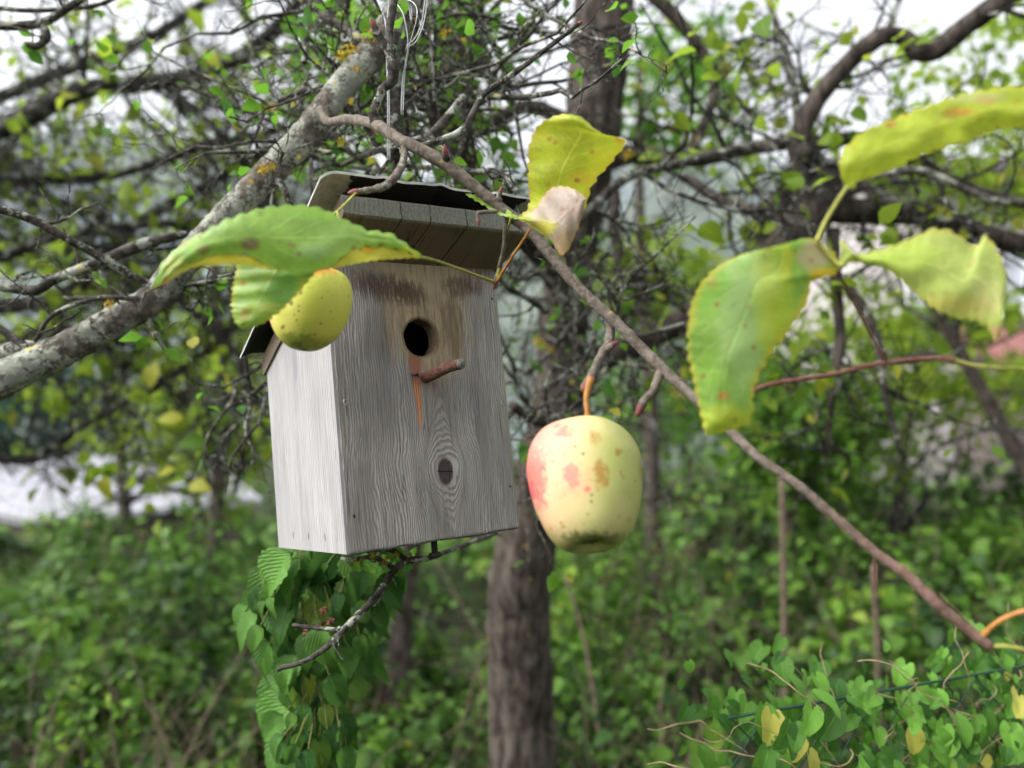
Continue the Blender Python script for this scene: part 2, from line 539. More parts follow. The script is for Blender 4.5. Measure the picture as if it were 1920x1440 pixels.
def wood(name, kind):
    g = G(name); c = g.coord(); x, y, z = g.sep(c)
    u = x if kind in ('front', 'board') else y
    ln = z if kind != 'board' else y
    if kind == 'board': c2 = g.vec(x, z, y)
    else: c2 = g.vec(u, y if kind == 'front' else x, z)
    wob = g.noise(g.scale(c2, (14, 14, 5)), 1, 3)
    fine = g.noise(g.scale(c2, (1100, 300, 14)), 1, 3, .7)
    mid = g.noise(g.scale(c2, (300, 100, 7)), 1, 4, .7)
    big = g.noise(g.scale(c2, (28, 28, 6)), 1, 4)
    if kind == 'front':
        kx, kz = loc(835, 884)
        dx = x - kx; dz = z - kz
        a2 = .0185 ** 2
        e = g.math('EXPONENT', (dz / .026) ** 2 * -1.0)
        e2 = g.math('EXPONENT', (dz / .060) ** 2 * -1.0)
        nk_ = g.noise(g.scale(c2, (90, 60, 60)), 1, 3)
        psi = dx * dx - e * a2 * 1.0 - e2 * (a2 * .35)
        r = g.math('SQRT', g.math('ABSOLUTE', psi))
        side = g.step(dx, -.0005, .0005)
        ph = r + wob * .016 + (nk_ - .5) * .004
        # growth lines crowd together towards the panel's edges
        lines = g.math('SINE', (ph + big * .016) * (2 * math.pi / .0024) + mid * 3.5 + fine * 1.5)
    else:
        lines = g.math('SINE', (u + wob * .02) * (2 * math.pi / .0040) + mid * 3.0)
    lf = g.step(lines, -.9, .5)
    crack = g.step(fine, .56, .70)
    if kind == 'front':
        lo, hi = (.195, .182, .168), (.56, .535, .50)
    elif kind == 'side':
        lo, hi = (.25, .243, .243), (.47, .46, .46)
    else:
        lo, hi = (.13, .10, .072), (.24, .19, .14)
    lw = .28 if kind == 'front' else (.22 if kind == 'side' else .12)
    lf = lf * g.step(big, .32, .62)
    v = lf * lw + fine * .35 + mid * .35 + big * .25 - .15 - (.1 if kind == 'front' else 0)
    col = g.mix(g.step(v, .1, .95), lo, hi)
    col = g.mix(crack * (.6 if kind == 'front' else .4), col, tuple(q * .35 for q in lo))
    ck = g.noise(g.scale(c2, (420, 100, 5)), 1, 2, .5); ck2 = g.noise(g.scale(c2, (60, 60, 16)), 1, 3)
    if kind != 'board': col = g.mix(g.step(ck, .685, .715) * g.step(ck2, .45, .55) * .85, col, (.035, .03, .028))
    rough_h = lf * .8 + fine * 1.2 - crack * 1.5
    if kind == 'front':
        rough_h = rough_h + mid * .4
        nz = g.noise(g.scale(c2, (60, 60, 18)), 1, 5, .65); nb = g.noise(g.scale(c2, (220, 60, 28)), 1, 5, .75)
        # darker weathered band through the middle
        col = g.mix(g.blob(x, z, *loc(760, 730), .085, .04, (nz - .5) * 3, .8) * .30, col, (.10, .10, .105))
        # yellow-brown damp wood round and above the hole
        col = g.mix(g.blob(x, z, *loc(800, 590), .042, .060, (nz - .5) * 4, .75) * .75, col, g.mix(g.step(nb, .3, .7), (.15, .10, .045), (.44, .34, .19)))
        col = g.mix(g.blob(x, z, *loc(800, 500), .065, .028, (nz - .5) * 4, .75) * .55, col, (.40, .33, .22))
        col = g.mix(g.blob(x, z, *loc(850, 620), .010, .030, (nb - .5) * 4, .7) * .6, col, (.14, .10, .05))
        # brown flaking stains under the roof
        st = g.noise(g.scale(c2, (190, 60, 34)), 1, 6, .8)
        for (px, py, rx, rz, k) in ((725, 540, .024, .012, 1), (770, 552, .014, .010, .9), (868, 538, .020, .010, .85), (905, 500, .02, .012, .8), (680, 525, .012, .01, .6)):
            col = g.mix(g.blob(x, z, *loc(px, py), rx, rz, (st - .5) * 9, .9) * k * g.step(st, .33, .5) * .95, col, (.085, .050, .040))
        # weather-darkened patch left of the hole
        col = g.mix(g.blob(x, z, *loc(712, 640), .012, .03, (nz - .5) * 4, .9) * .4, col, (.09, .085, .09))
        # fresh orange split below the hole
        sx, sz0 = loc(779, 668); _, sz1 = loc(783, 805)
        t = (z - sz1) / (sz0 - sz1)
        hw = t * .0052 + .0008
        inside = g.step(g.math('ABSOLUTE', x - (sx - .0006)) - hw + (nb - .5) * .003 + (fine - .5) * .0075, .0007, -.0004) * g.step(t, -.02, .05) * g.step(t, 1.1, 1.0)
        stc = g.mix(g.step(fine, .35, .65), (.30, .12, .06), (.62, .30, .16))
        stc = g.mix(g.step(t, .45, .85), stc, (.26, .12, .075))
        col = g.mix(inside, col, stc)
        # knot
        kr = g.math('SQRT', (dx / 1.0) ** 2 + (dz / 1.6) ** 2) + (nb - .5) * .002
        col = g.mix(g.step(kr, .0090, .0062), col, (.060, .045, .045))
        col = g.mix(g.step(g.math('ABSOLUTE', dz + dx * .12 + (nb - .5) * .002), .0008, .0002) * g.step(g.math('ABSOLUTE', dx), .009, .007), col, (.01, .01, .01))
        rough_h = rough_h - g.step(kr, .0095, .007) * .6
        # rim of the hole worn
        hx, hz = loc(790, 633)
        hr = g.math('SQRT', (x - hx) ** 2 + (z - hz) ** 2)
        col = g.mix(g.step(hr + (st - .5) * .004, .0205, .0175) * .6, col, (.09, .06, .035))
        # frayed dark bottom edge, light green algae at right edge
        col = g.mix(g.step(z + (fine - .5) * .012, .0035, .0005) * .7, col, (.05, .045, .04))
        col = g.mix(g.step(x + (nz - .5) * .03, W - .006, W) * .5, col, (.30, .31, .20))
    if kind == 'side':
        nz = g.noise(g.scale(c2, (50, 50, 12)), 1, 5, .65)
        col = g.mix(g.step(nz, .52, .7) * .35, col, (.42, .40, .39))
        col = g.mix(g.blob(u, z, .088, .172, .006, .018, (fine - .5) * 2, .6) * .7, col, (.20, .19, .22))
        for yy in (.045, .085, .125):
            col = g.mix(g.blob(u, z, yy, .014, .0012, .0035, None, .5) * .8, col, (.05, .04, .04))
    if kind == 'board':
        str_ = g.noise(g.scale(c2, (90, 20, 4)), 1, 4, .7)
        col = g.mix(g.step(str_, .56, .66) * .6, col, (.055, .038, .026))
        sx = loc(900, 450, -.02)[0]
        front = g.step(y, -.0495, -.0505)
        col = g.mix(front, col, g.mix(g.step(fine, .4, .6), (.125, .13, .105), (.20, .205, .17)))
        for px in (745, 800, 868, 985):
            cx = loc(px, 430, -.05)[0]
            col = g.mix(g.step(g.math('ABSOLUTE', x - cx + y * .08 + (mid - .5) * .004), .0009, .0003) * .85, col, (.02, .015, .012))
    return g.out(col, .88, rough_h, .9 if kind == 'front' else .55, .0009, spec=.15)


def box_part(mb, name, mat, parent, smooth=False):
    o = mb.build(name, mat, None, smooth)
    o.parent = parent
    return o


def build_box():
    root = empty('birdhouse', (0, 0, 0), 'weathered grey wooden birdhouse with sheet roof hanging in the apple tree', 'birdhouse')
    root.matrix_world = BM
    rng = np.random.RandomState(5)
    TH = .016
    # front panel with a round hole
    hx, hz = loc(790, 633); hr = .0163
    Hf = .2505
    angs = sorted(list(np.linspace(0, 2 * math.pi, 97)[:-1]) + [math.atan2(zc - hz, xc - hx) % (2 * math.pi) for xc in (0, W) for zc in (0, Hf)])
    inner, outer = [], []
    for a in angs:
        rr = hr * (1 + .035 * mnoise.noise(Vector((math.cos(a) * 2.5, math.sin(a) * 2.5, 1))))
        inner.append((hx + rr * math.cos(a), hz + rr * 1.02 * math.sin(a)))
        ca, sa = math.cos(a), math.sin(a); ts = []
        if ca > 1e-9: ts.append((W - hx) / ca)
        if ca < -1e-9: ts.append(-hx / ca)
        if sa > 1e-9: ts.append((Hf - hz) / sa)
        if sa < -1e-9: ts.append(-hz / sa)
        t = min(ts); ox, oz = hx + t * ca, hz + t * sa
        if oz < 1e-6 and 1e-4 < ox < W - 1e-4: oz += rng.uniform(-.0012, .0009)
        outer.append((ox, oz))
    n = len(angs)
    rings = []
    ch = .0016
    mids = [((i[0] * .93 + o[0] * .07), (i[1] * .93 + o[1] * .07)) for i, o in zip(inner, outer)]
    cen = (W / 2, Hf / 2)
    oin = [(cen[0] + (o[0] - cen[0]) * (1 - .0016 / .085), cen[1] + (o[1] - cen[1]) * (1 - .0016 / .125)) for o in outer]
    rings.append([(p[0], TH, p[1]) for p in inner])
    rings.append([(p[0], .0022, p[1]) for p in inner])
    rings.append([(hx + (p[0] - hx) * 1.05, .0006, hz + (p[1] - hz) * 1.05) for p in inner])
    rings.append([(hx + (p[0] - hx) * 1.14, 0, hz + (p[1] - hz) * 1.14) for p in inner])
    rings.append([(p[0], 0, p[1]) for p in oin])
    rings.append([(p[0], .0012, p[1]) for p in outer])
    rings.append([(p[0], TH, p[1]) for p in outer])
    rings.append([(p[0], TH, p[1]) for p in inner])
    V = np.array(rings).reshape(-1, 3)
    F = [[k * n + i, k * n + (i + 1) % n, (k + 1) * n + (i + 1) % n, (k + 1) * n + i] for k in range(len(rings) - 1) for i in range(n)]
    mb = MB(); mb.add(V, F)
    fp = box_part(mb, 'front_panel', wood('weathered front board', 'front'), root)
    # sides, back, floor
    mb = MB()
    f = lambda v: np.array([v[0], v[1], v[2] if v[2] < .1 else roofz(v[1]) - .026])
    boxq(mb, -.0016, TH, .0008, D, .0012, .3, f)
    ms = wood('pale side board', 'side')
    tag(box_part(mb, 'side_panel', ms, root), 'paler silver grey side board')
    mb = MB(); boxq(mb, W - TH, W - .0012, TH + .0003, D, .0012, .3, f); box_part(mb, 'side_panel', ms, root)
    mb = MB(); boxq(mb, TH + .0005, W - TH - .0005, D - TH, D - .001, .002, .3, f); box_part(mb, 'back_panel', ms, root)
    mb = MB(); boxq(mb, TH + .0005, W - TH - .0005, TH + .001, D - TH - .001, .004, .02); box_part(mb, 'floor_panel', ms, root)
    # wooden roof board: underside meets the front panel's top
    mb = MB(); ya, yb = -.051, D + .005; x0, x1 = -.004, W + .004
    ub = lambda y: roofz(y) - .0335
    n = 24
    pts = []
    for i in range(n + 1):
        x = x0 + (x1 - x0) * i / n
        j = .0008 * mnoise.noise(Vector((x * 60, 0, 0)))
        pts.append([(x, ya + .002 + j, ub(ya)), (x, ya + j, ub(ya) + .002), (x, ya + j, ub(ya) + .0155), (x, ya + .002 + j, ub(ya) + .0175), (x, yb, ub(yb) + .0175), (x, yb, ub(yb))])
    V = np.array(pts).reshape(-1, 3); k = 6
    F = [[i * k + a, i * k + (a + 1) % k, (i + 1) * k + (a + 1) % k, (i + 1) * k + a] for i in range(n) for a in range(k)]
    for b0 in (0, n * k): F += [[b0, b0 + 1, b0 + 4, b0 + 5], [b0 + 1, b0 + 2, b0 + 3, b0 + 4]]
    mb.add(V, F); box_part(mb, 'roof_board', wood('brown roof board', 'board'), root)
    # metal/felt sheet with ripples, rounded left corner and drooping right edge
    g = G('peeling roof sheet'); c = g.coord(); x, y, z = g.sep(c)
    a = g.attr('var')
    n1 = g.noise(c, 38, 5, .7); n2 = g.noise(c, 160, 4)
    light = g.mix(g.step(n2, .3, .7), (.30, .29, .26), (.43, .42, .38))
    peel = g.step(g.math('ABSOLUTE', x - W / 2 - .006) + (n1 - .5) * .04 - g.step(y, -.01, .05) * .06, W / 2 + .002, W / 2 - .002)
    flake = g.step(n1, .66, .68)
    under = g.mix(peel * (1 - flake * .8), light, g.mix(n2, (.006, .005, .005), (.022, .019, .018)))
    top = g.mix(g.step(n1, .4, .6), (.34, .34, .32), (.52, .52, .49))
    m = g.out(g.mix(g.step(a, .4, .6), under, top), .75, n2, .4, .001)
    nx, ny = 60, 26; Vt = []; x0, x1 = -RO - .002, W + RO + .006
    for j in range(ny + 1):
        for i in range(nx + 1):
            tx = i / nx; x_ = x0 + (x1 - x0) * tx; y_ = -RF + (RF + D + RB) * j / ny
            z_ = roofz(y_)
            z_ += .0018 * math.exp(-((x_ - .034) / .006) ** 2) + .0022 * math.exp(-((x_ - .087) / .006) ** 2) - .0012 * math.exp(-((x_ - .05) / .010) ** 2) - .0014 * math.exp(-((x_ - .108) / .014) ** 2)
            z_ += .0008 * math.exp(-((x_ - .145) / .01) ** 2)
            z_ -= .0065 * max(0, (-.006 - x_) / .016) ** 2
            fr = max(0, 1 - j / 3.0)
            y_ += .0015 * mnoise.noise(Vector((x_ * 50, 0, 4))) * fr + (.003 if tx > .7 and tx < .74 else 0) * fr
            Vt.append((x_, y_, z_))
    Vt = np.array(Vt); m_ = nx + 1
    F = np.array([[j * m_ + i, j * m_ + i + 1, (j + 1) * m_ + i + 1, (j + 1) * m_ + i] for j in range(ny) for i in range(nx)])
    mb = MB(); mb.add(Vt, F, 1.0); Vb = Vt - [0, 0, .0022]; mb.add(Vb, F[:, ::-1], 0.0)
    bd = list(range(0, nx)), None
    L = len(Vt); E = []
    for i in range(nx): E.append([i + 1, i, i + L, i + 1 + L]); b_ = ny * m_ + i; E.append([b_, b_ + 1, b_ + 1 + L, b_ + L])
    for j in range(ny): E.append([j * m_, (j + 1) * m_, (j + 1) * m_ + L, j * m_ + L]); b_ = j * m_ + nx; E.append([b_ + m_, b_, b_ + L, b_ + m_ + L])
    mb.add(np.vstack([Vt, Vb]), E, 1.0)
    # turned front lip
    box_part(mb, 'roof_sheet', m, root, True)
    # perch: bent red-brown stick pushed in below the hole, standing out of the board
    cx, cz = loc(797, 708)
    mb = MB()
    P = smooth_path([(cx, .004, cz), (cx + .001, -.012, cz + .0008), (cx + .004, -.026, cz + .0035), (cx + .006, -.040, cz + .0045), (cx + .007, -.050, cz + .0042)], 5)
    bark_tube(mb, P, np.linspace(.0054, .0046, len(P)), 14, .06, 160)
    pr = box_part(mb, 'perch', M_redbark, root, True)
    mb = MB(); e = P[-1]; dr = P[-1] - P[-2]; dr /= np.linalg.norm(dr)
    tube(mb, [e - dr * .0005, e + dr * .0022], [.0045, .0040], 12); sp = box_part(mb, 'cut_end', m_plain('grey cut end grain', (.13, .13, .11), .9, 700, .5), pr, True)
    # bent dark nail at the perch root
    mb = MB(); nx_, nz_ = loc(776, 704)
    tube(mb, smooth_path([(nx_ + .004, .001, nz_), (nx_ + .001, -.005, nz_ + .0005), (nx_ - .002, -.006, nz_ - .0006), (nx_ - .004, -.003, nz_ + .001)], 4), .0011, 8)
    box_part(mb, 'nail', m_plain('dark iron', (.03, .025, .025), .4, 300, .3, .5, .6), root, True)
    # screws on the front
    mi = m_plain('dull screw steel', (.28, .28, .28), .4, 500, .5, .5, .5)
    for (px, py, r) in ((648, 754, .0024), (942, 755, .0020)):
        sx, sz = loc(px, py); mb = MB(); a = np.linspace(0, 2 * math.pi, 17)[:-1]
        rr = [(r * 1.0, .0010), (r * .95, -.0004), (r * .55, -.0006), (r * .3, .0006)]
        V = [(sx + q * math.cos(t), y_, sz + q * math.sin(t) * 1.25) for q, y_ in rr for t in a]
        F = [[k * 16 + i, k * 16 + (i + 1) % 16, (k + 1) * 16 + (i + 1) % 16, (k + 1) * 16 + i] for k in range(3) for i in range(16)]
        F += [[48 + 0, 48 + i, 48 + i + 1, 48 + i + 2] for i in range(1, 14, 2)]
        mb.add(V, F); box_part(mb, 'screw', mi, root, True)
    mk = m_plain('dark nail hole', (.012, .01, .01), .9, 300)
    for (px, py, r) in ((663, 968, .0018), (956, 912, .0016), (922, 560, .0016)):
        sx, sz = loc(px, py); mb = MB()
        tube(mb, [(sx, .002, sz + .002), (sx + .0004, -.0003, sz), (sx, .002, sz - .003)], [r * .5, r * .55, r * .3], 8); box_part(mb, 'screw', mk, root, True)
    # dark bolt under the floor
    mb = MB(); bx = W * .50
    tube(mb, [(bx, .012, .006), (bx, .012, -.010)], .0028, 10)
    tube(mb, [(bx, .012, -.0101), (bx, .012, -.0125), (bx, .012, -.014)], [.0045, .0062, .0055], 6); box_part(mb, 'bolt', M_soil, root, True)
    return root


BOX = build_box()
bpy.context.view_layer.update()


def bw(x, y, z):
    return np.array(BM @ Vector((x, y, z)))


# wires from which the box hangs
def build_wire():
    root = empty('hanging_wire', tuple(at(750, 300, .78)), 'thin silver wires tied round the branch above the birdhouse roof', 'wire')
    mb = MB()
    def wr(pts, r=.00042):
        P = smooth_path([at(*p) for p in pts], 6); tube(mb, P, r, 6)
    wr([(727, 300, .76), (727, 250, .76), (727, 180, .76), (725, 110, .77), (722, 40, .78), (700, -20, .8)])
    wr([(731, 300, .76), (730, 250, .76), (730, 190, .76), (728, 110, .77), (726, 50, .78), (730, -20, .8)])
    wr([(752, 215, .76), (755, 150, .76), (765, 85, .75), (757, 30, .75), (745, 8, .76), (735, -10, .76)])
    wr([(756, 215, .76), (758, 150, .76), (768, 85, .75), (782, 30, .74), (775, 5, .75), (750, -4, .76)])
    wr([(766, 88, .75), (782, 75, .75), (795, 40, .75), (801, 0, .75), (806, -30, .75)])
    wr([(764, 84, .752), (779, 70, .752), (791, 40, .752), (797, 0, .752), (802, -30, .752)])
    wr([(718, 45, .75), (722, 15, .74), (740, 2, .75), (765, 10, .76), (770, 40, .76)])
    wr([(716, 45, .75), (719, 12, .74), (742, -4, .75), (769, 8, .76), (772, 42, .76)])
    mb.build('wire_strand', M_wire, root)


build_wire()


# ------------------------------------------------------------------ apples
def build_apple(name, label, c, R, prof, tilt, squash, mat, stem, calyx):
    root = empty(name, tuple(c), label, 'apple')
    P = smooth_path(prof, 5); k = 56
    V = []
    E = Euler((R_(tilt[0]), R_(tilt[1]), 0)).to_matrix()
    for (r, z) in P:
        for i in range(k):
            a = i * 2 * math.pi / k
            lob = 1 + .018 * math.cos(5 * a + .4) * (1 if abs(z) > .4 else .4) + .03 * mnoise.noise(Vector((math.cos(a) * .9 + squash, math.sin(a) * .9, z * .8)))
            v = Vector((r * math.cos(a) * lob, r * math.sin(a) * lob, z + .03 * math.cos(a - 1.0) * r))
            V.append(E @ v * R)
    n = len(P)
    F = [[i * k + (j + 1) % k, i * k + j, (i + 1) * k + j, (i + 1) * k + (j + 1) % k] for i in range(n - 1) for j in range(k)]
    mb = MB(); mb.add(np.array(V) + c, F)
    mb.build('flesh', mat, root)
    if stem:
        mb = MB(); Q = smooth_path([at(*s_[:3]) for s_ in stem], 6)
        rr = np.interp(np.linspace(0, 1, len(Q)), np.linspace(0, 1, len(stem)), [s_[3] for s_ in stem])
        tube(mb, Q, rr, 10); mb.build('stem', M_orange, root)
    if calyx:
        mb = MB(); rng = np.random.RandomState(3)
        b = np.array(E @ Vector((0, 0, prof[-1][1])) * R) + c; ax = np.array(E @ Vector((0, 0, -1)))
        for i in range(9):
            a = i * .7; d = np.array([math.cos(a), math.sin(a) * .3, math.sin(a) * .6]) * R * .13
            tube(mb, smooth_path([b, b + ax * R * .07 + d * .5, b + ax * R * rng.uniform(.05, .13) + d], 3), [.0012, .0011, .0010, .0009, .0007, .0005, .0002], 5)
        mb.build('calyx', M_soil, root)
    return root


def apple_mat(name, base, yellow, blobs, lean, specks=220):
    g = G(name); c = g.coord(); x, y, z = g.sep(c)
    R = lean['R']; x, z = x / R, z / R; yy = y / R
    n = g.noise(c, 55, 4); n2 = g.noise(c, 240, 3); n0 = g.noise(c, 22, 3)
    col = g.mix(g.step(n0 + x * .15, .3, .7), yellow, base)
    col = g.mix(g.step(x * -1 + z * .25 + (n0 - .5) * 1.0, lean['a'], lean['b']) * lean['k'], col, (.70, .36, .26))
    front = g.step(yy, .3, .1)
    for (bx, bz, rx, rz, cc, k) in blobs:
        col = g.mix(g.blob(x, z, bx, bz, rx, rz, (n - .5) * 1.6 + (n2 - .5) * 4.5, .85) * k * front, col, cc)
    sp = g.voro(c, specks)
    sc_ = g.voro(c, 75); col = g.mix(g.step(sc_ + (n2 - .5) * .3, .14, .05) * g.step(n0, .48, .56) * .65, col, (.24, .16, .04))
    pale = g.voro(g.scale(c, (1.3, 1.3, 1.3)), specks * .8); col = g.mix(g.step(pale, .14, .05) * .35, col, (.72, .70, .42))
    col = g.mix(g.step(sp, .22, .10) * .6 * g.step(n, .42, .55), col, (.28, .24, .05))
    col = g.mix(g.step(n2, .60, .72) * .12, col, (.35, .33, .06))
    # sooty film near the calyx
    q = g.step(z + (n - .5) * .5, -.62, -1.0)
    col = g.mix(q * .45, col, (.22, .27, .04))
    return g.out(col, g.mix(n2, (.42, .42, .42), (.6, .6, .6)), n2 + sp, .12, .0006, spec=.3, sss=.08)


RED, PNK, BRN, DK = (.52, .09, .09), (.66, .22, .18), (.30, .16, .03), (.05, .05, .015)
d1 = .50; R1 = pxw(109, d1); c1 = at(1097, 906, d1)
_rd = np.random.RandomState(2)
DOTS = [(_rd.uniform(-.85, .85), _rd.uniform(-.75, .9), q_, q_, _c, .75) for q_, _c in zip(_rd.uniform(.012, .030, 26), [BRN, DK, BRN] * 9)]
ma = apple_mat('yellow apple skin', (.35, .38, .105), (.46, .40, .18),
               [(-.93, .12, .22, .55, RED, .75), (-.98, -.15, .12, .22, RED, .9), (-.72, .75, .35, .35, PNK, .7), (-.38, .90, .15, .10, RED, .65), (-.29, .20, .13, .16, RED, .7),
                (-.2, .12, .32, .24, PNK, .25), (-.05, -.02, .05, .04, RED, .7), (-.75, .28, .05, .04, RED, .6), (.18, .20, .12, .20, BRN, .9), (.10, .78, .10, .13, BRN, .55),
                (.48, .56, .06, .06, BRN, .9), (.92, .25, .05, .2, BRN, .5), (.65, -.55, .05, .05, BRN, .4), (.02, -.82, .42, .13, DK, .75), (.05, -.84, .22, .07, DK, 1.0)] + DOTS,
               dict(R=R1, a=-.25, b=1.1, k=.8))
PROF1 = [(0, .84), (.10, .86), (.24, .97), (.40, 1.04), (.58, 1.02), (.77, .90), (.93, .66), (1.0, .35), (.98, .05), (.925, -.27), (.835, -.57), (.71, -.85), (.55, -1.05), (.39, -1.13), (.26, -1.10), (.16, -.98), (.02, -.93)]
build_apple('hanging_apple', 'large yellow apple with red and brown blotches hanging right of the birdhouse', c1, R1, PROF1, (-27, -3), 0, ma,
            [(1101, 800, d1, .0022), (1101, 770, d1, .0018), (1099, 745, d1 + .002, .0018), (1104, 722, d1 + .004, .0026), (1108, 708, d1 + .006, .0030)], True)
d2 = .545; R2 = pxw(78, d2); c2 = at(580, 577, d2)
mA2 = apple_mat('green apple skin', (.56, .58, .09), (.70, .62, .16),
                [(-.95, -.25, .2, .5, (.72, .34, .22), .7), (.12, .80, .48, .20, (.70, .28, .06), 1.0), (-.95, -.05, .22, .6, (.66, .26, .18), .6), (-.3, .85, .12, .16, RED, .75), (-.16, -.04, .045, .05, DK, .8), (.05, .2, .045, .045, BRN, .9), (-.42, -.55, .05, .05, DK, .7),
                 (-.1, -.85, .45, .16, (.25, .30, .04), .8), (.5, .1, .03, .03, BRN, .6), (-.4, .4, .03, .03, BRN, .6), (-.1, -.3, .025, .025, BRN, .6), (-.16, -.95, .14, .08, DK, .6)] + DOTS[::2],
                dict(R=R2, a=.45, b=1.35, k=.55), 260)
PROF2 = [(0, .75), (.12, .77), (.26, .86), (.42, .93), (.62, .93), (.82, .80), (.96, .52), (1.0, .2), (.96, -.15), (.84, -.48), (.66, -.76), (.44, -.95), (.25, -1.03), (.14, -1.03), (.07, -.98), (.01, -.94)]
build_apple('hanging_apple', 'small green yellow apple under the big leaf at the birdhouse corner', c2, R2, PROF2, (-6, 5), .6, mA2,
            [(578, 515, d2, .0018), (575, 490, d2, .0015), (570, 470, d2 + .01, .0015)], False)


# ------------------------------------------------------------------ big foreground leaves
def leaf_mat(name, base, patches, spots=((.40, .20, .03)), edge=None, transl=.35, seed=0, sheen=None):
    g = G(name); u, v, _ = g.sep(g.coord('UV')); uv = g.vec(u, v, float(seed))
    n = g.noise(uv, 18, 4); n2 = g.noise(uv, 45, 4); vo = g.voro(uv, 34)
    cross = g.attr('var')
    base = tuple(q * .88 + .008 for q in base)
    col = g.mix(g.step(n, .3, .7), tuple(q * .75 for q in base), tuple(min(1, q * 1.15) for q in base))
    for (px, py, rx, ry, cc, k) in patches:
        col = g.mix(g.blob(u, v, px / 1000, py / 1000, rx / 1000, ry / 1000, (n2 - .5) * 2.4, .8) * k, col, cc)
    if edge: col = g.mix(g.step(g.math('ABSOLUTE', cross - .5) + (n - .5) * .14, .40, .5) * .8, col, edge)
    col = g.mix(g.step(vo + (n2 - .5) * .3, .24, .10) * g.step(n, .42, .55) * .8, col, spots)
    al = g.attr('along'); off = g.math('ABSOLUTE', cross - .5)
    lat = g.math('ABSOLUTE', g.math('SINE', (al - off * .42 + (n2 - .5) * .035) * 30.0))
    vein = g.step(lat, .22, .02) * g.step(off, .5, .25)
    rib = g.step(off, .022, .006)
    nd = g.n('ShaderNodeTexVoronoi', feature='DISTANCE_TO_EDGE'); g.put(nd.inputs['Vector'], uv); nd.inputs['Scale'].default_value = 130
    net = g.step(X(g, nd.outputs['Distance']), .10, .02)
    lightv = tuple(min(1, q * 1.35 + .05) for q in base)
    col = g.mix(vein * .28 + rib * .4, col, lightv)
    col = g.mix(net * .16, col, lightv)
    big = g.voro(uv, 9)
    col = g.mix(g.step(big + (n2 - .5) * .25, .13, .07) * g.step(n, .5, .6) * .7, col, tuple(q * .6 for q in spots))
    h = (1 - vein) * 1.6 - rib * 1.5 - net * .5 + n2 * .6
    return g.out(col, .42, h + n2 * .5, .3, .0012, transl, spec=.45)


def sheet(mb, A, B, d0, d1_, bulge, mi=0, nl=48, nw=14, saw=1.6, rngseed=0):
    """leaf blade between two edge lines; depth runs d0->d1_ along it, bulge is its cross curvature"""
    def resamp(P):
        S = smooth_path(np.array(P, float), 8); L = np.r_[0, np.cumsum(np.linalg.norm(np.diff(S, axis=0), axis=1))]
        t = np.linspace(0, L[-1], nl + 1)
        return np.stack([np.interp(t, L, S[:, i]) for i in range(2)], 1)
    A, B = resamp(A), resamp(B)
    V, UV, var, TT = [], [], [], []
    for i in range(nl + 1):
        t = i / nl
        wd = np.linalg.norm(A[i] - B[i])
        a = A[i] + (A[i] - B[i]) / (wd + 1e-6) * (saw * (1.5 * (i % 3) - 1.5 + 1.6 * mnoise.noise(Vector((i * .45, rngseed, 1)))) if 0 < i < nl else 0)
        b = B[i] + (B[i] - A[i]) / (wd + 1e-6) * (saw * (1.5 * (i % 3) - 1.5 + 1.6 * mnoise.noise(Vector((i * .45, rngseed, 1)))) if 0 < i < nl else 0)
        for j in range(nw + 1):
            s_ = j / nw; q = a + (b - a) * s_
            dep = d0 + (d1_ - d0) * t + bulge * (1 - (2 * s_ - 1) ** 2) * min(1, wd / 60) + .0022 * mnoise.noise(Vector((t * 4, s_ * 2.5, rngseed))) + .0008 * math.sin(t * 26 + 6 * abs(s_ - .5))
            V.append(at(q[0], q[1], dep)); UV.append((q[0] / 1000, q[1] / 1000)); var.append(s_); TT.append(t)
    m = nw + 1
    F = [[i * m + j, (i + 1) * m + j, (i + 1) * m + j + 1, i * m + j + 1] for i in range(nl) for j in range(nw)]
    mb.add(V, F, var, UV, mi, TT)


def stalk(pts, r, name, mat, parent, k=8):
    mb = MB(); P = smooth_path([at(*p[:3]) for p in pts], 6)
    rr = np.interp(np.linspace(0, 1, len(P)), np.linspace(0, 1, len(r)), r)
    tube(mb, P, rr, k); return mb.build(name, mat, parent)


YG, YE, GR, PKB = (.42, .50, .03), (.55, .52, .03), (.24, .43, .05), (.46, .36, .28)
BRNS = (.30, .12, .03)


def nodes_radius(P, base, rng, every=.018, amp=.16):
    L = np.r_[0, np.cumsum(np.linalg.norm(np.diff(P, axis=0), axis=1))]
    r = np.array(base, float).copy(); s_ = every * .5
    while s_ < L[-1]:
        r *= 1 + amp * np.exp(-((L - s_) / .0016) ** 2); s_ += every * rng.uniform(.5, 1.6)
    return r


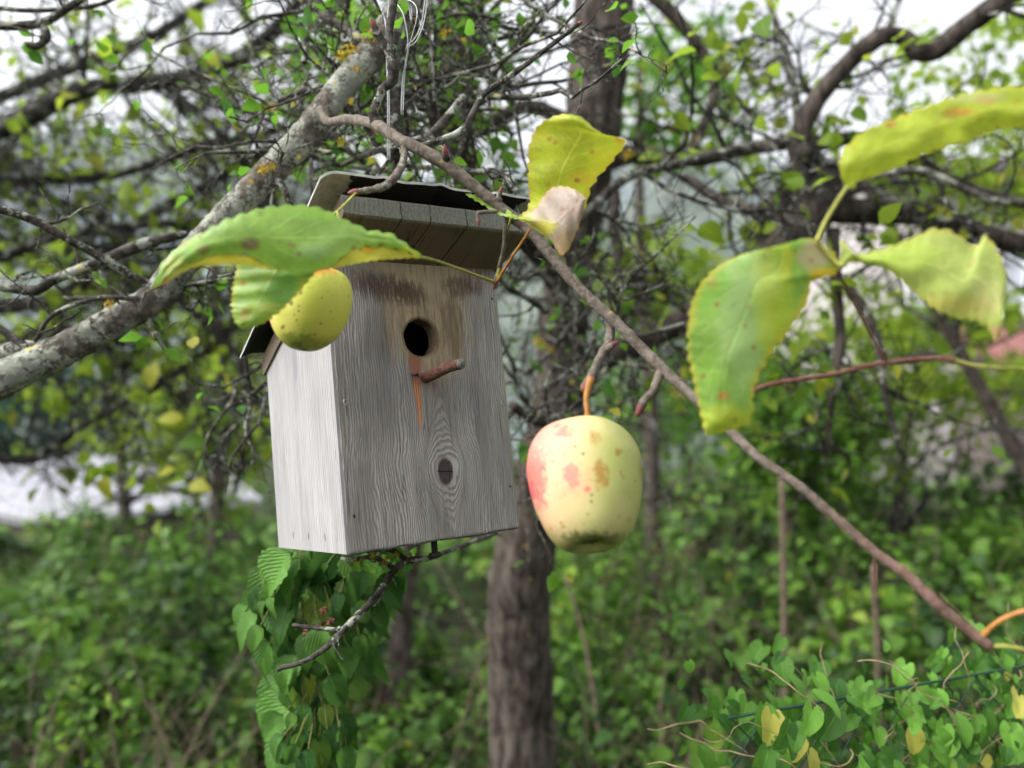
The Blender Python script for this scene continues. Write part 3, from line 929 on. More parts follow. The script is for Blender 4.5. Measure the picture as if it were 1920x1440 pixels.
def build_front_branch():
    rng = np.random.RandomState(8)
    pts = [(600, 205, .84, 17), (615, 228, .80, 17), (650, 224, .73, 20), (700, 232, .665, 22), (750, 262, .622, 24), (800, 287, .612, 28), (850, 318, .61, 27), (900, 358, .61, 24), (950, 398, .61, 23), (1000, 440, .607, 22),
           (1050, 500, .60, 23), (1100, 555, .587, 22), (1150, 600, .57, 23), (1200, 650, .555, 24), (1240, 690, .54, 24), (1300, 745, .52, 22), (1360, 800, .50, 22), (1420, 856, .475, 20), (1490, 905, .455, 19), (1560, 965, .44, 20), (1640, 1035, .425, 20), (1700, 1078, .415, 22), (1760, 1135, .405, 25), (1815, 1180, .40, 22), (1858, 1214, .395, 20)]
    root = empty('apple_branch', tuple(at(615, 228, .80)), 'thin grey branch crossing diagonally in front of the birdhouse bearing large yellowing leaves', 'branch')
    P = smooth_path([at(*p[:3]) for p in pts], 7)
    r0 = [pxw(p[3] * .44, p[2]) for p in pts]
    r = np.interp(np.linspace(0, len(pts) - 1, len(P)), np.arange(len(pts)), r0)
    mb = MB(); bark_tube(mb, P, nodes_radius(P, r, rng), 14, .07, 180); mb.build('stem', M_front_bark, root)
    def side(pts, w_, mat=M_smooth_bark, bud=True, nm='side_twig'):
        mb = MB(); P = smooth_path([at(*p) for p in pts], 6)
        d = np.array([p[2] for p in pts]); r = np.interp(np.linspace(0, 1, len(P)), np.linspace(0, 1, len(w_)), [pxw(q / 2, d.mean()) for q in w_])
        bark_tube(mb, P, nodes_radius(P, r, rng, .009, .22), 12, .09, 220); o = mb.build(nm, mat, root)
        if bud:
            e, t = P[-1], P[-1] - P[-2]; t /= np.linalg.norm(t); q = r[-1]
            mb = MB(); tube(mb, [e - t * q, e, e + t * q * 1.0, e + t * q * 2, e + t * q * 2.8], [q * .9, q * 1.05, q * 1.0, q * .6, q * .15], 10); b = mb.build('bud', M_bud, None); b.parent = o; b.location = -root.location
        return o
    side([(707, 236, .66), (700, 215, .66), (716, 170, .66), (735, 150, .66), (735, 105, .66), (715, 75, .655), (702, 50, .65)], [18, 14, 15, 20, 22, 16, 12], M_twig_grey)
    side([(735, 112, .66), (730, 60, .67), (738, 10, .68), (745, -30, .69)], [15, 14, 13, 12], M_twig_grey, False)
    side([(785, 278, .616), (830, 262, .62), (872, 240, .63), (905, 180, .64), (960, 140, .65), (1020, 95, .66), (1085, 45, .67)], [14, 13, 13, 10, 10, 9, 8], M_twig_grey)
    side([(757, 268, .62), (757, 300, .605), (742, 330, .59), (720, 350, .582), (690, 357, .577), (668, 360, .572)], [11, 13, 16, 14, 12, 12])
    side([(838, 305, .609), (837, 295, .605), (836, 288, .603)], [14, 14, 12], M_twig_grey)
    side([(945, 396, .61), (905, 398, .605), (896, 402, .60), (897, 415, .60)], [7, 8, 8, 7])
    side([(952, 400, .61), (948, 430, .615), (944, 470, .625), (934, 510, .638), (929, 530, .64)], [8, 9, 8, 8, 10])
    side([(1145, 600, .578), (1142, 640, .57), (1128, 665, .56), (1115, 690, .54), (1104, 712, .52), (1096, 725, .508)], [17, 18, 15, 13, 15, 12])
    side([(1240, 692, .54), (1232, 715, .535), (1224, 735, .53), (1210, 748, .53), (1202, 763, .53)], [15, 18, 15, 14, 15])
    side([(1130, 660, .562), (1140, 652, .56), (1146, 648, .56)], [14, 12, 12])
    side([(940, 385, .61), (935, 372, .607), (938, 360, .605)], [10, 10, 8])
    stalk([(1840, 1195, .397), (1865, 1170, .39), (1900, 1152, .385), (1960, 1135, .375)], [.0016, .0013, .0013, .0013], 'petiole', M_orange, root)
    stalk([(1858, 1212, .395), (1890, 1212, .39), (1960, 1225, .385)], [.0012, .001, .001], 'petiole', M_petiole, root)
    stalk([(1640, 1045, .426), (1642, 1090, .426), (1638, 1110, .426)], [.001, .0009, .0005], 'side_twig', M_redbark, root)
    # leaf stalks at the spur
    d = .64
    stalk([(930, 530, d), (890, 515, .60), (850, 500, .56), (815, 488, .52), (780, 480, .47)], [.0016, .0012, .0011, .0010, .0011], 'petiole', M_petiole, root)
    stalk([(930, 528, d), (942, 480, .63), (950, 440, .62), (958, 408, .60)], [.0013, .0011, .0010, .0009], 'petiole', M_petiole, root)
    stalk([(932, 528, d), (955, 490, .61), (978, 455, .58), (996, 428, .55)], [.0014, .0011, .0010, .0009], 'petiole', M_orange, root)
    stalk([(668, 361, .57), (645, 385, .56), (630, 398, .55), (610, 410, .53)], [.001, .001, .001, .0009], 'petiole', M_petiole, root)
    # leaf A, large green
    mb = MB()
    sheet(mb, [(285, 540), (305, 495), (345, 455), (395, 428), (432, 408), (500, 389), (560, 384), (612, 394), (655, 416), (695, 432), (732, 438), (762, 458), (792, 482)],
          [(286, 542), (330, 508), (375, 486), (425, 476), (475, 482), (510, 502), (545, 510), (590, 508), (625, 496), (655, 472), (690, 462), (735, 466), (792, 483)], .405, .47, -.006, 0, 60, 16)
    sheet(mb, [(285, 541), (330, 508), (375, 486), (425, 476), (475, 482), (510, 501), (545, 510)], [(285, 543), (310, 532), (350, 506), (400, 498), (450, 497), (500, 504), (545, 511)], .405, .437, .003, 1, 40, 5, .6, 3)
    sheet(mb, [(590, 508), (625, 496), (655, 472), (690, 462), (735, 466), (765, 476), (792, 482)], [(590, 509), (625, 503), (655, 497), (690, 490), (735, 486), (765, 484), (792, 484)], .443, .47, .003, 1, 40, 5, .6, 4)
    mA = leaf_mat('spotted green leaf', GR, [(640, 450, 50, 30, (.30, .45, .12), .5), (470, 458, 18, 12, (.20, .11, .08), .85), (380, 468, 14, 10, (.22, .12, .06), .7), (330, 500, 25, 18, (.40, .42, .06), .7), (560, 400, 90, 12, (.22, .42, .04), .6), (770, 475, 30, 14, YG, .8), (590, 470, 30, 16, (.30, .42, .22), .4), (345, 455, 10, 8, BRNS, .5)], (.22, .14, .05), None, .3, 1)
    mAy = leaf_mat('yellow leaf underside', YE, [(690, 470, 12, 8, (.55, .26, .03), .7), (300, 530, 18, 12, (.35, .13, .03), .9), (420, 486, 60, 6, (.62, .50, .03), .5)], BRNS, None, .4, 2)
    tag(mb.build('leaf', [mA, mAy], root), 'large green leaf with dark spots and yellow curled edge, its tip at left')
    # leaf behind, small, below leaf A
    mb = MB(); sheet(mb, [(452, 616), (438, 598), (434, 570), (437, 535), (445, 495)], [(455, 617), (480, 612), (512, 595), (550, 560), (602, 500)], .455, .46, -.006, 0, 36, 14, 1.6, 5)
    mA_2 = leaf_mat('mottled green leaf', (.25, .42, .05), [(500, 580, 40, 14, (.33, .40, .06), .7), (460, 590, 12, 10, BRNS, .6), (530, 540, 30, 30, (.14, .34, .07), .8), (455, 530, 6, 6, (.4, .14, .03), .7)], BRNS, (.42, .40, .04), .35, 3)
    tag(mb.build('leaf', mA_2, root), 'smaller mottled green leaf hanging below the large one')
    stalk([(600, 500, .46), (630, 480, .50), (640, 440, .53), (632, 398, .55)], [.001, .001, .001, .001], 'petiole', M_petiole, root)
    # leaf B yellow, upright, with pink dried lower part
    mb = MB()
    sheet(mb, [(972, 407), (992, 385), (990, 330), (992, 275), (1008, 237), (1043, 216), (1070, 214)], [(1058, 470), (1096, 390), (1112, 345), (1148, 302), (1174, 264), (1128, 250), (1090, 219)], .55, .50, -.008, 0, 40, 16, 1.6, 6)
    mB = leaf_mat('yellow green leaf', (.52, .60, .03), [(1010, 250, 20, 20, YE, .5), (1130, 320, 30, 40, YE, .6), (1165, 262, 12, 8, (.5, .2, .03), .8), (1085, 335, 20, 14, (.55, .36, .03), .6), (1082, 338, 6, 5, BRNS, .9), (1030, 260, 5, 5, BRNS, .8), (1000, 345, 6, 10, (.4, .42, .05), .5)], (.42, .22, .03), (.5, .42, .03), .45, 4)
    tag(mb.build('leaf', mB, root), 'bright yellow green leaf standing above the branch')
    mb = MB()
    sheet(mb, [(968, 407), (1000, 394), (1025, 360), (1048, 349), (1075, 354), (1098, 370)], [(968, 409), (1000, 424), (1030, 446), (1056, 478), (1085, 425), (1099, 373)], .548, .505, -.006, 0, 34, 12, 1.0, 7)
    mB2 = leaf_mat('dried pink leaf tip', (.46, .37, .29), [(1070, 385, 35, 40, (.40, .30, .26), .7), (1015, 425, 30, 14, YE, .85), (1055, 455, 18, 22, (.40, .26, .10), .6), (985, 408, 16, 8, YG, .9)], (.3, .12, .06), (.5, .3, .08), .3, 5)
    tag(mb.build('leaf', mB2, root), 'folded pinkish dried leaf below the bright yellow one')
    mb = MB(); sheet(mb, [(873, 363), (910, 368), (945, 388), (972, 408)], [(873, 365), (900, 381), (935, 402), (970, 411)], .62, .60, -.003, 0, 24, 6, .8, 8)
    tag(mb.build('leaf', leaf_mat('young green leaf', (.30, .48, .04), [], BRNS, None, .4, 6), root), 'tiny narrow green leaf beside the spur')
    return root


FB = build_front_branch()


def build_right_shoot():
    root = empty('apple_shoot', tuple(at(1410, 735, .5)), 'red brown shoot with blurred yellow green leaves at the right edge', 'shoot')
    stalk([(1395, 745, .47), (1440, 722, .46), (1560, 702, .44), (1620, 688, .43), (1700, 675, .42), (1760, 672, .41), (1790, 676, .405)], [.0019, .0016, .0017, .0016, .0015, .0015, .0022], 'stem', M_redbark, root)
    stalk([(1790, 676, .405), (1850, 688, .40), (1980, 692, .395)], [.0012, .0010, .0010], 'petiole', M_petiole, root)
    stalk([(1590, 348, .38), (1570, 378, .383), (1548, 415, .387), (1532, 452, .39)], [.0011, .0012, .0012, .0016], 'petiole', M_petiole, root)
    stalk([(1532, 452, .392), (1560, 485, .392), (1580, 500, .39)], [.0014, .0012, .0014], 'petiole', M_petiole, root)
    stalk([(1532, 455, .392), (1600, 560, .41), (1640, 640, .42), (1665, 681, .425)], [.0010, .0009, .0009, .0012], 'petiole', M_redbark, root)
    mb = MB()
    sheet(mb, [(1586, 352), (1574, 318), (1580, 285), (1610, 252), (1660, 228), (1720, 205), (1800, 178), (1880, 163), (1990, 168)], [(1587, 356), (1615, 338), (1660, 322), (1710, 300), (1760, 278), (1820, 262), (1870, 242), (1920, 236), (1990, 225)], .38, .36, -.003, 0, 50, 14, 1.6, 9)
    mC = leaf_mat('long yellow leaf', (.46, .56, .03), [(1800, 210, 30, 8, (.55, .22, .03), .75), (1850, 187, 22, 7, (.5, .13, .03), .8), (1830, 182, 60, 10, (.52, .55, .22), .6), (1670, 232, 10, 8, BRNS, .8), (1780, 215, 15, 8, BRNS, .5)], (.5, .25, .03), (.5, .5, .03), .4, 7)
    tag(mb.build('leaf', mC, root), 'long yellow leaf reaching the top right edge')
    mb = MB()
    sheet(mb, [(1459, 493), (1448, 484), (1425, 477), (1400, 474), (1350, 497), (1312, 535), (1292, 590), (1290, 660), (1304, 730), (1322, 815)],
          [(1462, 492), (1474, 472), (1505, 448), (1535, 452), (1562, 472), (1574, 495), (1566, 515), (1524, 527), (1514, 565), (1480, 620), (1440, 672), (1414, 730), (1404, 790), (1330, 818)], .395, .40, -.007, 0, 64, 18, 1.8, 10)
    mD = leaf_mat('big green yellow leaf', (.24, .44, .05), [(1395, 600, 50, 120, (.36, .50, .20), .7), (1440, 515, 26, 45, (.42, .54, .28), .7), (1350, 560, 30, 22, (.38, .52, .22), .5), (1450, 560, 35, 120, (.44, .52, .03), .7), (1330, 540, 40, 40, (.20, .42, .03), .7), (1530, 480, 30, 30, (.44, .34, .20), .9), (1545, 512, 25, 12, (.60, .42, .02), .95), (1355, 742, 10, 7, (.42, .10, .02), .9), (1360, 790, 50, 30, (.44, .48, .03), .7), (1335, 530, 12, 14, BRNS, .4), (1475, 490, 12, 25, YE, .6)], BRNS, (.48, .40, .03), .4, 8)  # whitish green patches paint the blade's sheen into its colour
    tag(mb.build('leaf', mD, root), 'big hanging green leaf with pale sheen and yellow edge')
    mb = MB()
    sheet(mb, [(1572, 505), (1576, 470), (1580, 448), (1598, 475), (1640, 470), (1700, 450), (1745, 430), (1785, 434), (1828, 462), (1848, 440), (1870, 470), (1888, 520), (1880, 602)],
          [(1574, 507), (1600, 492), (1640, 497), (1665, 507), (1700, 535), (1730, 562), (1765, 585), (1800, 597), (1830, 600), (1850, 612), (1868, 640), (1876, 630), (1881, 604)], .392, .37, -.006, 0, 56, 16, 1.8, 11)
    mE = leaf_mat('pale yellow green leaf', (.46, .56, .12), [(1700, 480, 60, 30, (.40, .54, .05), .6), (1800, 570, 70, 14, (.55, .44, .10), .6), (1850, 560, 30, 40, (.48, .42, .18), .5), (1640, 485, 50, 12, (.42, .56, .06), .6), (1868, 635, 14, 22, (.62, .32, .22), .9)], (.42, .3, .08), (.5, .46, .08), .4, 9)
    tag(mb.build('leaf', mE, root), 'pale yellow green leaf with pinkish tip, lower right of the three')


build_right_shoot()


# ------------------------------------------------------------------ branching generator
def rand_dir(rng, n=None):
    v = rng.normal(size=(3,) if n is None else (n, 3)); return v / np.linalg.norm(v, axis=-1, keepdims=True)


def walk(rng, p, d, L, n, wig, lift=0.0):
    P = [p]; st = L / n; d = d / np.linalg.norm(d)
    for i in range(n):
        d = d + wig * rng.normal(size=3) + np.array([0, 0, lift]); d /= np.linalg.norm(d)
        P.append(P[-1] + d * st)
    return np.array(P)


def sprout(mb, rng, P, r, dens, L0, lv, tips, wig=.28, lift=.03, k=5, ang=1.0, mi=0):
    """side twigs along path P; dens = twigs per metre"""
    seg = np.linalg.norm(np.diff(P, axis=0), axis=1); S = np.r_[0, np.cumsum(seg)]; T = S[-1]
    cnt = rng.poisson(dens * T)
    for _ in range(cnt):
        s_ = rng.uniform(.05, 1) * T; i = min(len(seg) - 1, np.searchsorted(S, s_) - 1); i = max(i, 0)
        f = (s_ - S[i]) / (seg[i] + 1e-9); p = P[i] + (P[i + 1] - P[i]) * f; t = (P[i + 1] - P[i]) / (seg[i] + 1e-9)
        rb = r[i] if hasattr(r, '__len__') else r
        q = rand_dir(rng); q = q - t * (q @ t); q /= np.linalg.norm(q) + 1e-9
        d = t * rng.uniform(.0, .9) + q * ang
        L = L0 * rng.uniform(.35, 1.3); n = 5
        Q = walk(rng, p, d, L, n, wig, lift)
        r0 = min(rb * .6, .011 * L ** .75 + .0006)
        rr = np.linspace(r0, max(r0 * .35, .0006), n + 1)
        tube(mb, Q, rr, k, var=rng.rand(), cap=False)
        tips.append((Q[-1], Q[-1] - Q[-2])); tips.append((Q[3], Q[3] - Q[2]))
        if lv > 0: sprout(mb, rng, Q, rr, dens * 1.15, L0 * .48, lv - 1, tips, wig, lift, 4, ang)


def leaves_at(mb, rng, tips, tpl, size, per=3, keep=.5, spread=.5, up=.35):
    pos, ax, nr = [], [], []
    for p, d in tips:
        if rng.rand() > keep: continue
        for _ in range(rng.randint(1, per + 1)):
            pos.append(p + rng.normal(size=3) * size * .4)
            a = d / (np.linalg.norm(d) + 1e-9) * .5 + rand_dir(rng) * .9 - np.array([0, 0, .25]); ax.append(a)
            nr.append(rand_dir(rng) * .7 + np.array([0, 0, 1.0]) * up * 2)
    if not pos: return
    pos, ax, nr = np.array(pos), np.array(ax), np.array(nr)
    put_leaves(mb, tpl, pos, ax, nr, size * rng.uniform(.6, 1.25, len(pos)), rng.rand(len(pos)))


def limb_px(pts, n=6):
    """(px, py, depth, width px) -> path, radii"""
    P = smooth_path([at(*p[:3]) for p in pts], n)
    r = np.interp(np.linspace(0, len(pts) - 1, len(P)), np.arange(len(pts)), [pxw(p[3] / 2, p[2]) for p in pts])
    return P, r


T_SMALL = leaf_template('ovate', 4, 2)
T_TINY = leaf_template('ovate', 3, 2)
T_HEART = leaf_template('heart', 10, 6, .35, .35)
T_HAZEL = leaf_template('slim', 16, 4, .45, .35)
T_HAZEL2 = leaf_template('slim', 16, 4, .9, .7)
T_HAZEL3 = leaf_template('hazel', 14, 4, .5, .2)
T_BUSH = leaf_template('hazel', 4, 2, .3, .3)


def lichen_tuft(mb, rng, c, rad, n=160):
    for _ in range(n):
        p = c + rand_dir(rng) * rad * rng.rand() ** .5
        T, F, UV = T_TINY
        put_leaves(mb, T_TINY, p[None], rand_dir(rng)[None], rand_dir(rng)[None], rad * rng.uniform(.2, .4), np.array([rng.rand()]))


# ------------------------------------------------------------------ lichened branch running down-left in front of the tree
def build_lichen_branch():
    rng = np.random.RandomState(21)
    root = empty('lichen_branch', tuple(at(0, 700, .95)), 'thick lichen crusted branch running down to the left behind the birdhouse', 'branch')
    pts = [(800, -60, .95, 62), (755, 20, .93, 60), (722, 70, .91, 60), (690, 108, .90, 55), (640, 165, .88, 50), (600, 220, .87, 52), (560, 268, .87, 54), (515, 312, .87, 52), (470, 358, .87, 50), (425, 405, .88, 50), (380, 455, .89, 52), (330, 510, .90, 54), (290, 558, .90, 55), (220, 600, .89, 56), (150, 640, .88, 58), (80, 676, .87, 62), (0, 712, .86, 66), (-90, 760, .85, 70)]
    P, r = limb_px(pts, 9)
    mb = MB(); bark_tube(mb, P, r, 30, .10, 130); mb.build('limb', M_lichen_bark, root)
    tw = MB(); tips = []
    for q in ([(545, 385, .86, 12), (530, 350, .86, 14), (505, 325, .87, 18), (490, 330, .87, 18)],
              [(-20, 385, .80, 16), (60, 412, .82, 16), (140, 455, .84, 16), (210, 495, .87, 15), (270, 530, .89, 16), (300, 548, .90, 16)],
              [(-20, 530, .93, 22), (60, 545, .93, 20), (100, 525, .93, 18), (170, 498, .93, 20), (250, 465, .94, 22), (310, 447, .95, 18), (350, 440, .96, 14)],
              [(-10, 610, .88, 14), (20, 630, .88, 16), (55, 655, .88, 14), (70, 672, .88, 14)],
              [(-20, 670, .93, 40), (40, 655, .92, 34), (90, 652, .90, 26)],
              [(120, 560, .92, 9), (250, 555, .92, 10), (420, 525, .95, 9), (560, 530, 1.0, 7)],
              [(65, 640, .86, 8), (100, 590, .86, 9), (180, 560, .87, 9), (260, 560, .88, 10)]):
        P2, r2 = limb_px(q, 6); bark_tube(tw, P2, r2, 10, .12, 200)
        sprout(tw, rng, P2, r2, 26, .07, 1, tips, .3, .02)
    sprout(tw, rng, P, r, 22, .10, 1, tips, .3, .01)
    tw.build('twigs', M_twig_grey, root)
    lv = MB(); leaves_at(lv, rng, tips, T_SMALL, .020, 2, .05); lv.build('leaves', M_leaf_sharp, root)
    li = MB()
    for (px, py, d, rad) in ((655, 95, .885, 16), (690, 70, .885, 14), (640, 105, .875, 12), (668, 130, .875, 9), (700, 60, .885, 10), (493, 318, .845, 12), (470, 340, .845, 6), (640, 265, .87, 10), (658, 190, .86, 7), (205, 570, .865, 10), (510, 312, .85, 9), (835, 60, .92, 12), (868, 75, .92, 6), (560, 295, .85, 5)):
        lichen_tuft(li, rng, at(px, py, d), pxw(rad, d), 110)
    li.build('lichen', M_ylichen, root)


build_lichen_branch()


# ------------------------------------------------------------------ the apple trees
def build_main_tree():
    rng = np.random.RandomState(4)
    base = at(985, 1500, 1.95); base = np.array([base[0], base[1], -.05])
    root = empty('apple_tree', (base[0], base[1], 0), 'old apple tree with dark leaning trunk directly behind the birdhouse', 'tree')
    P, r = limb_px([(978, 2000, 2.05, 150), (980, 1440, 2.05, 128), (978, 1300, 2.03, 116), (972, 1180, 2.0, 118), (975, 1080, 1.97, 118), (1000, 960, 1.95, 110), (1030, 850, 1.92, 104), (1048, 740, 1.9, 96), (1055, 620, 1.9, 92), (1068, 500, 1.9, 88), (1090, 380, 1.9, 92), (1108, 270, 1.9, 100), (1122, 150, 1.9, 108), (1132, 40, 1.9, 112), (1140, -60, 1.9, 112)], 8)
    P[0][2] = -.1
    mb = MB(); bark_tube(mb, P, r, 28, .11, 26); mb.build('trunk', M_trunk, root)
    limbs = [
        [(1050, 760, 1.9, 60), (1120, 680, 1.85, 52), (1200, 640, 1.8, 48), (1290, 600, 1.75, 48), (1370, 540, 1.72, 55), (1440, 478, 1.7, 66), (1500, 430, 1.7, 72), (1540, 370, 1.7, 70)],
        [(1535, 400, 1.7, 60), (1510, 330, 1.68, 50), (1500, 260, 1.66, 40), (1530, 190, 1.64, 36), (1580, 130, 1.62, 34), (1640, 75, 1.6, 34), (1690, 68, 1.6, 30), (1722, 95, 1.6, 36), (1760, 90, 1.6, 40), (1810, 50, 1.58, 38), (1880, 0, 1.55, 38), (1940, -40, 1.5, 38)],
        [(1540, 390, 1.7, 58), (1600, 395, 1.72, 48), (1680, 400, 1.74, 42), (1760, 408, 1.76, 36), (1850, 440, 1.78, 36), (1940, 470, 1.8, 46)],
        [(1515, 270, 1.66, 30), (1620, 262, 1.7, 24), (1720, 300, 1.72, 20), (1800, 345, 1.74, 18), (1940, 390, 1.76, 18)],
        [(1640, 330, 1.5, 16), (1720, 320, 1.48, 16), (1800, 350, 1.46, 14), (1860, 375, 1.44, 14), (1950, 380, 1.42, 13)],
        [(1560, 430, 1.7, 26), (1568, 540, 1.68, 22), (1575, 640, 1.66, 20), (1560, 740, 1.65, 16), (1550, 860, 1.65, 8)],
        [(1580, 520, 1.66, 20), (1640, 620, 1.62, 18), (1660, 740, 1.6, 14), (1690, 850, 1.6, 10)],
        [(1100, 320, 1.9, 50), (1180, 290, 1.9, 36), (1290, 300, 1.85, 28), (1400, 280, 1.8, 26), (1500, 262, 1.7, 26)],
        [(1150, 360, 1.85, 24), (1155, 450, 1.8, 22), (1180, 540, 1.8, 20), (1200, 590, 1.8, 20)],
        [(1280, 330, 1.8, 18), (1360, 380, 1.78, 20), (1440, 400, 1.75, 26), (1520, 410, 1.7, 30)],
        [(1060, 560, 1.9, 40), (1000, 470, 1.7, 30), (930, 420, 1.55, 40), (870, 300, 1.45, 60), (852, 170, 1.4, 74), (862, 60, 1.4, 84), (870, -60, 1.4, 95)],
        [(900, 240, 1.5, 24), (1000, 200, 1.6, 26), (1100, 260, 1.8, 40)],
        [(1010, 480, 1.2, 20), (1100, 400, 1.25, 18), (1180, 330, 1.3, 18), (1260, 310, 1.35, 16), (1420, 270, 1.45, 16)],
        [(1440, 0, 1.9, 12), (1480, 120, 1.85, 14), (1500, 240, 1.7, 18)],
        [(1060, 800, 1.85, 34), (1100, 780, 1.8, 30), (1015, 790, 1.5, 24), (960, 760, 1.4, 18)],
        [(1190, -40, 2.0, 30), (1290, 60, 2.0, 22), (1340, 160, 2.0, 18), (1300, 280, 1.9, 20)],
    ]
    tw = MB(); tips = []
    for q in limbs:
        P2, r2 = limb_px(q, 7)
        mb = MB(); bark_tube(mb, P2, r2, 16, .12, 50); mb.build('limb', M_trunk if max(r2) > .012 else M_twig_grey, root)
        sprout(tw, rng, P2, r2, 20, .27, 2, tips, .3, .01)
    # cut stub with dark hollow
    mb = MB(); Ps, rs = limb_px([(1530, 300, 1.66, 34), (1518, 292, 1.60, 36), (1508, 285, 1.565, 36)], 3); bark_tube(mb, Ps, rs, 16, .08, 60)
    e = Ps[-1]; dd = Ps[-1] - Ps[-2]; dd /= np.linalg.norm(dd)
    mb.build('limb', M_twig, root)
    mb = MB(); tube(mb, [e, e + dd * .002], [rs[-1] * .75, rs[-1] * .7], 14); mb.build('hollow', M_soil, root)
    # crossing twigs near the box, in and behind the plane of focus
    tw2 = MB(); tips2 = []
    for _ in range(130):
        a = at(rng.uniform(560, 960), rng.uniform(-20, 330), rng.uniform(.92, 1.25))
        d = rand_dir(rng) * [1, .4, .8]; Q = walk(rng, a, d, rng.uniform(.12, .34), 7, .22, .0)
        rr = np.linspace(rng.uniform(.0016, .0045), .001, 8); tube(tw2, Q, rr, 6, cap=False)
        sprout(tw2, rng, Q, rr, 24, .07, 1, tips2, .3, .0)
    for _ in range(90):
        a = at(rng.uniform(935, 1180), rng.uniform(420, 880), rng.uniform(1.1, 2.5))
        d = rand_dir(rng) * [.8, .4, 1]; Q = walk(rng, a, d, rng.uniform(.12, .36), 7, .25, .0)
        rr = np.linspace(rng.uniform(.002, .006), .001, 8); tube(tw2, Q, rr, 6, cap=False)
        sprout(tw2, rng, Q, rr, 20, .08, 1, tips2, .3, .0)
    for _ in range(10):
        a = at(rng.uniform(440, 520), rng.uniform(660, 800), rng.uniform(.95, 1.2)); d = rand_dir(rng) * [.4, .3, 1]
        Q = walk(rng, a, d, rng.uniform(.08, .2), 7, .25); rr = np.linspace(.003, .001, 8); tube(tw2, Q, rr, 6, cap=False)
        sprout(tw2, rng, Q, rr, 24, .06, 1, tips2, .3)
    for q in ([(850, 440, 1.0, 10), (745, 215, .9, 18), (740, 300, .95, 20)], [(745, 260, .9, 22), (740, 205, .9, 20), (745, 165, .92, 14), (750, 60, .96, 12)],
              [(640, 310, .84, 8), (700, 285, .82, 12), (760, 268, .84, 12), (800, 255, .86, 10)], [(800, 265, .85, 22), (840, 220, .86, 18), (870, 180, .87, 14)],
              [(600, 30, .95, 12), (650, 55, .93, 20), (690, 85, .92, 22)], [(560, -10, 1.0, 20), (640, 40, .98, 22), (700, 60, .96, 24)]):
        P2, r2 = limb_px(q[1:] if q[0][0] == 850 else q, 6); bark_tube(tw2, P2, r2, 10, .14, 160); sprout(tw2, rng, P2, r2, 30, .06, 1, tips2, .3)
    tw.build('twigs', M_twig, root)
    tw2.build('twigs', M_twig_grey, root)
    lv = MB(); PR = lambda p: 960 + FPX * p[0] / p[1]
    tips = [q for q in tips if not (900 < PR(q[0]) < 1170 and q[0][1] < 2.05)]
    leaves_at(lv, rng, tips, T_SMALL, .042, 3, .05)
    lv.build('crown', M_leaf_apple, root)
    lv = MB(); leaves_at(lv, rng, tips2, T_SMALL, .022, 2, .09)
    # fresh leaves right round the top of the box
    pos = np.array([at(rng.uniform(540, 960), rng.uniform(0, 340), rng.uniform(1.15, 1.6)) for _ in range(240)])
    put_leaves(lv, T_SMALL, pos, rand_dir(rng, 240) + [0, 0, -.2], rand_dir(rng, 240) * .7 + [0, -.5, .6], .04 * rng.uniform(.5, 1.2, 240), rng.rand(240))
    lv.build('leaves', M_leaf_sharp, root)
    li = MB()
    for _ in range(34):
        p = tips2[rng.randint(len(tips2))][0]; lichen_tuft(li, rng, p, rng.uniform(.003, .007), 50)
    for (px, py, d, rad) in ((1010, 640, 1.4, 12), (1030, 655, 1.4, 10), (1175, 290, 1.35, 12), (700, 300, .84, 8), (722, 1045, .80, 8)):
        lichen_tuft(li, rng, at(px, py, d), pxw(rad, d), 90)
    li.build('lichen', M_ylichen, root)
    return root


build_main_tree()


def limb_tree(name, label, group, base, limbs, seed, dens, L0, lv, leafs, keep, mleaf, mtwig, extra=None, nbark=10, per=3):
    rng = np.random.RandomState(seed)
    root = empty(name, base, label, 'tree', group)
    tw = MB(); tips = []
    for q in limbs:
        P2, r2 = limb_px(q, 7)
        mb = MB(); bark_tube(mb, P2, r2, nbark, .10, 40); mb.build('limb', mtwig, root)
        sprout(tw, rng, P2, r2, dens, L0, lv, tips, .26, .0)
    tw.build('twigs', mtwig, root)
    lm = MB(); leaves_at(lm, rng, tips, T_SMALL, leafs, per, keep)
    if extra: extra(lm, rng)
    lm.build('crown', mleaf, root)
    return root


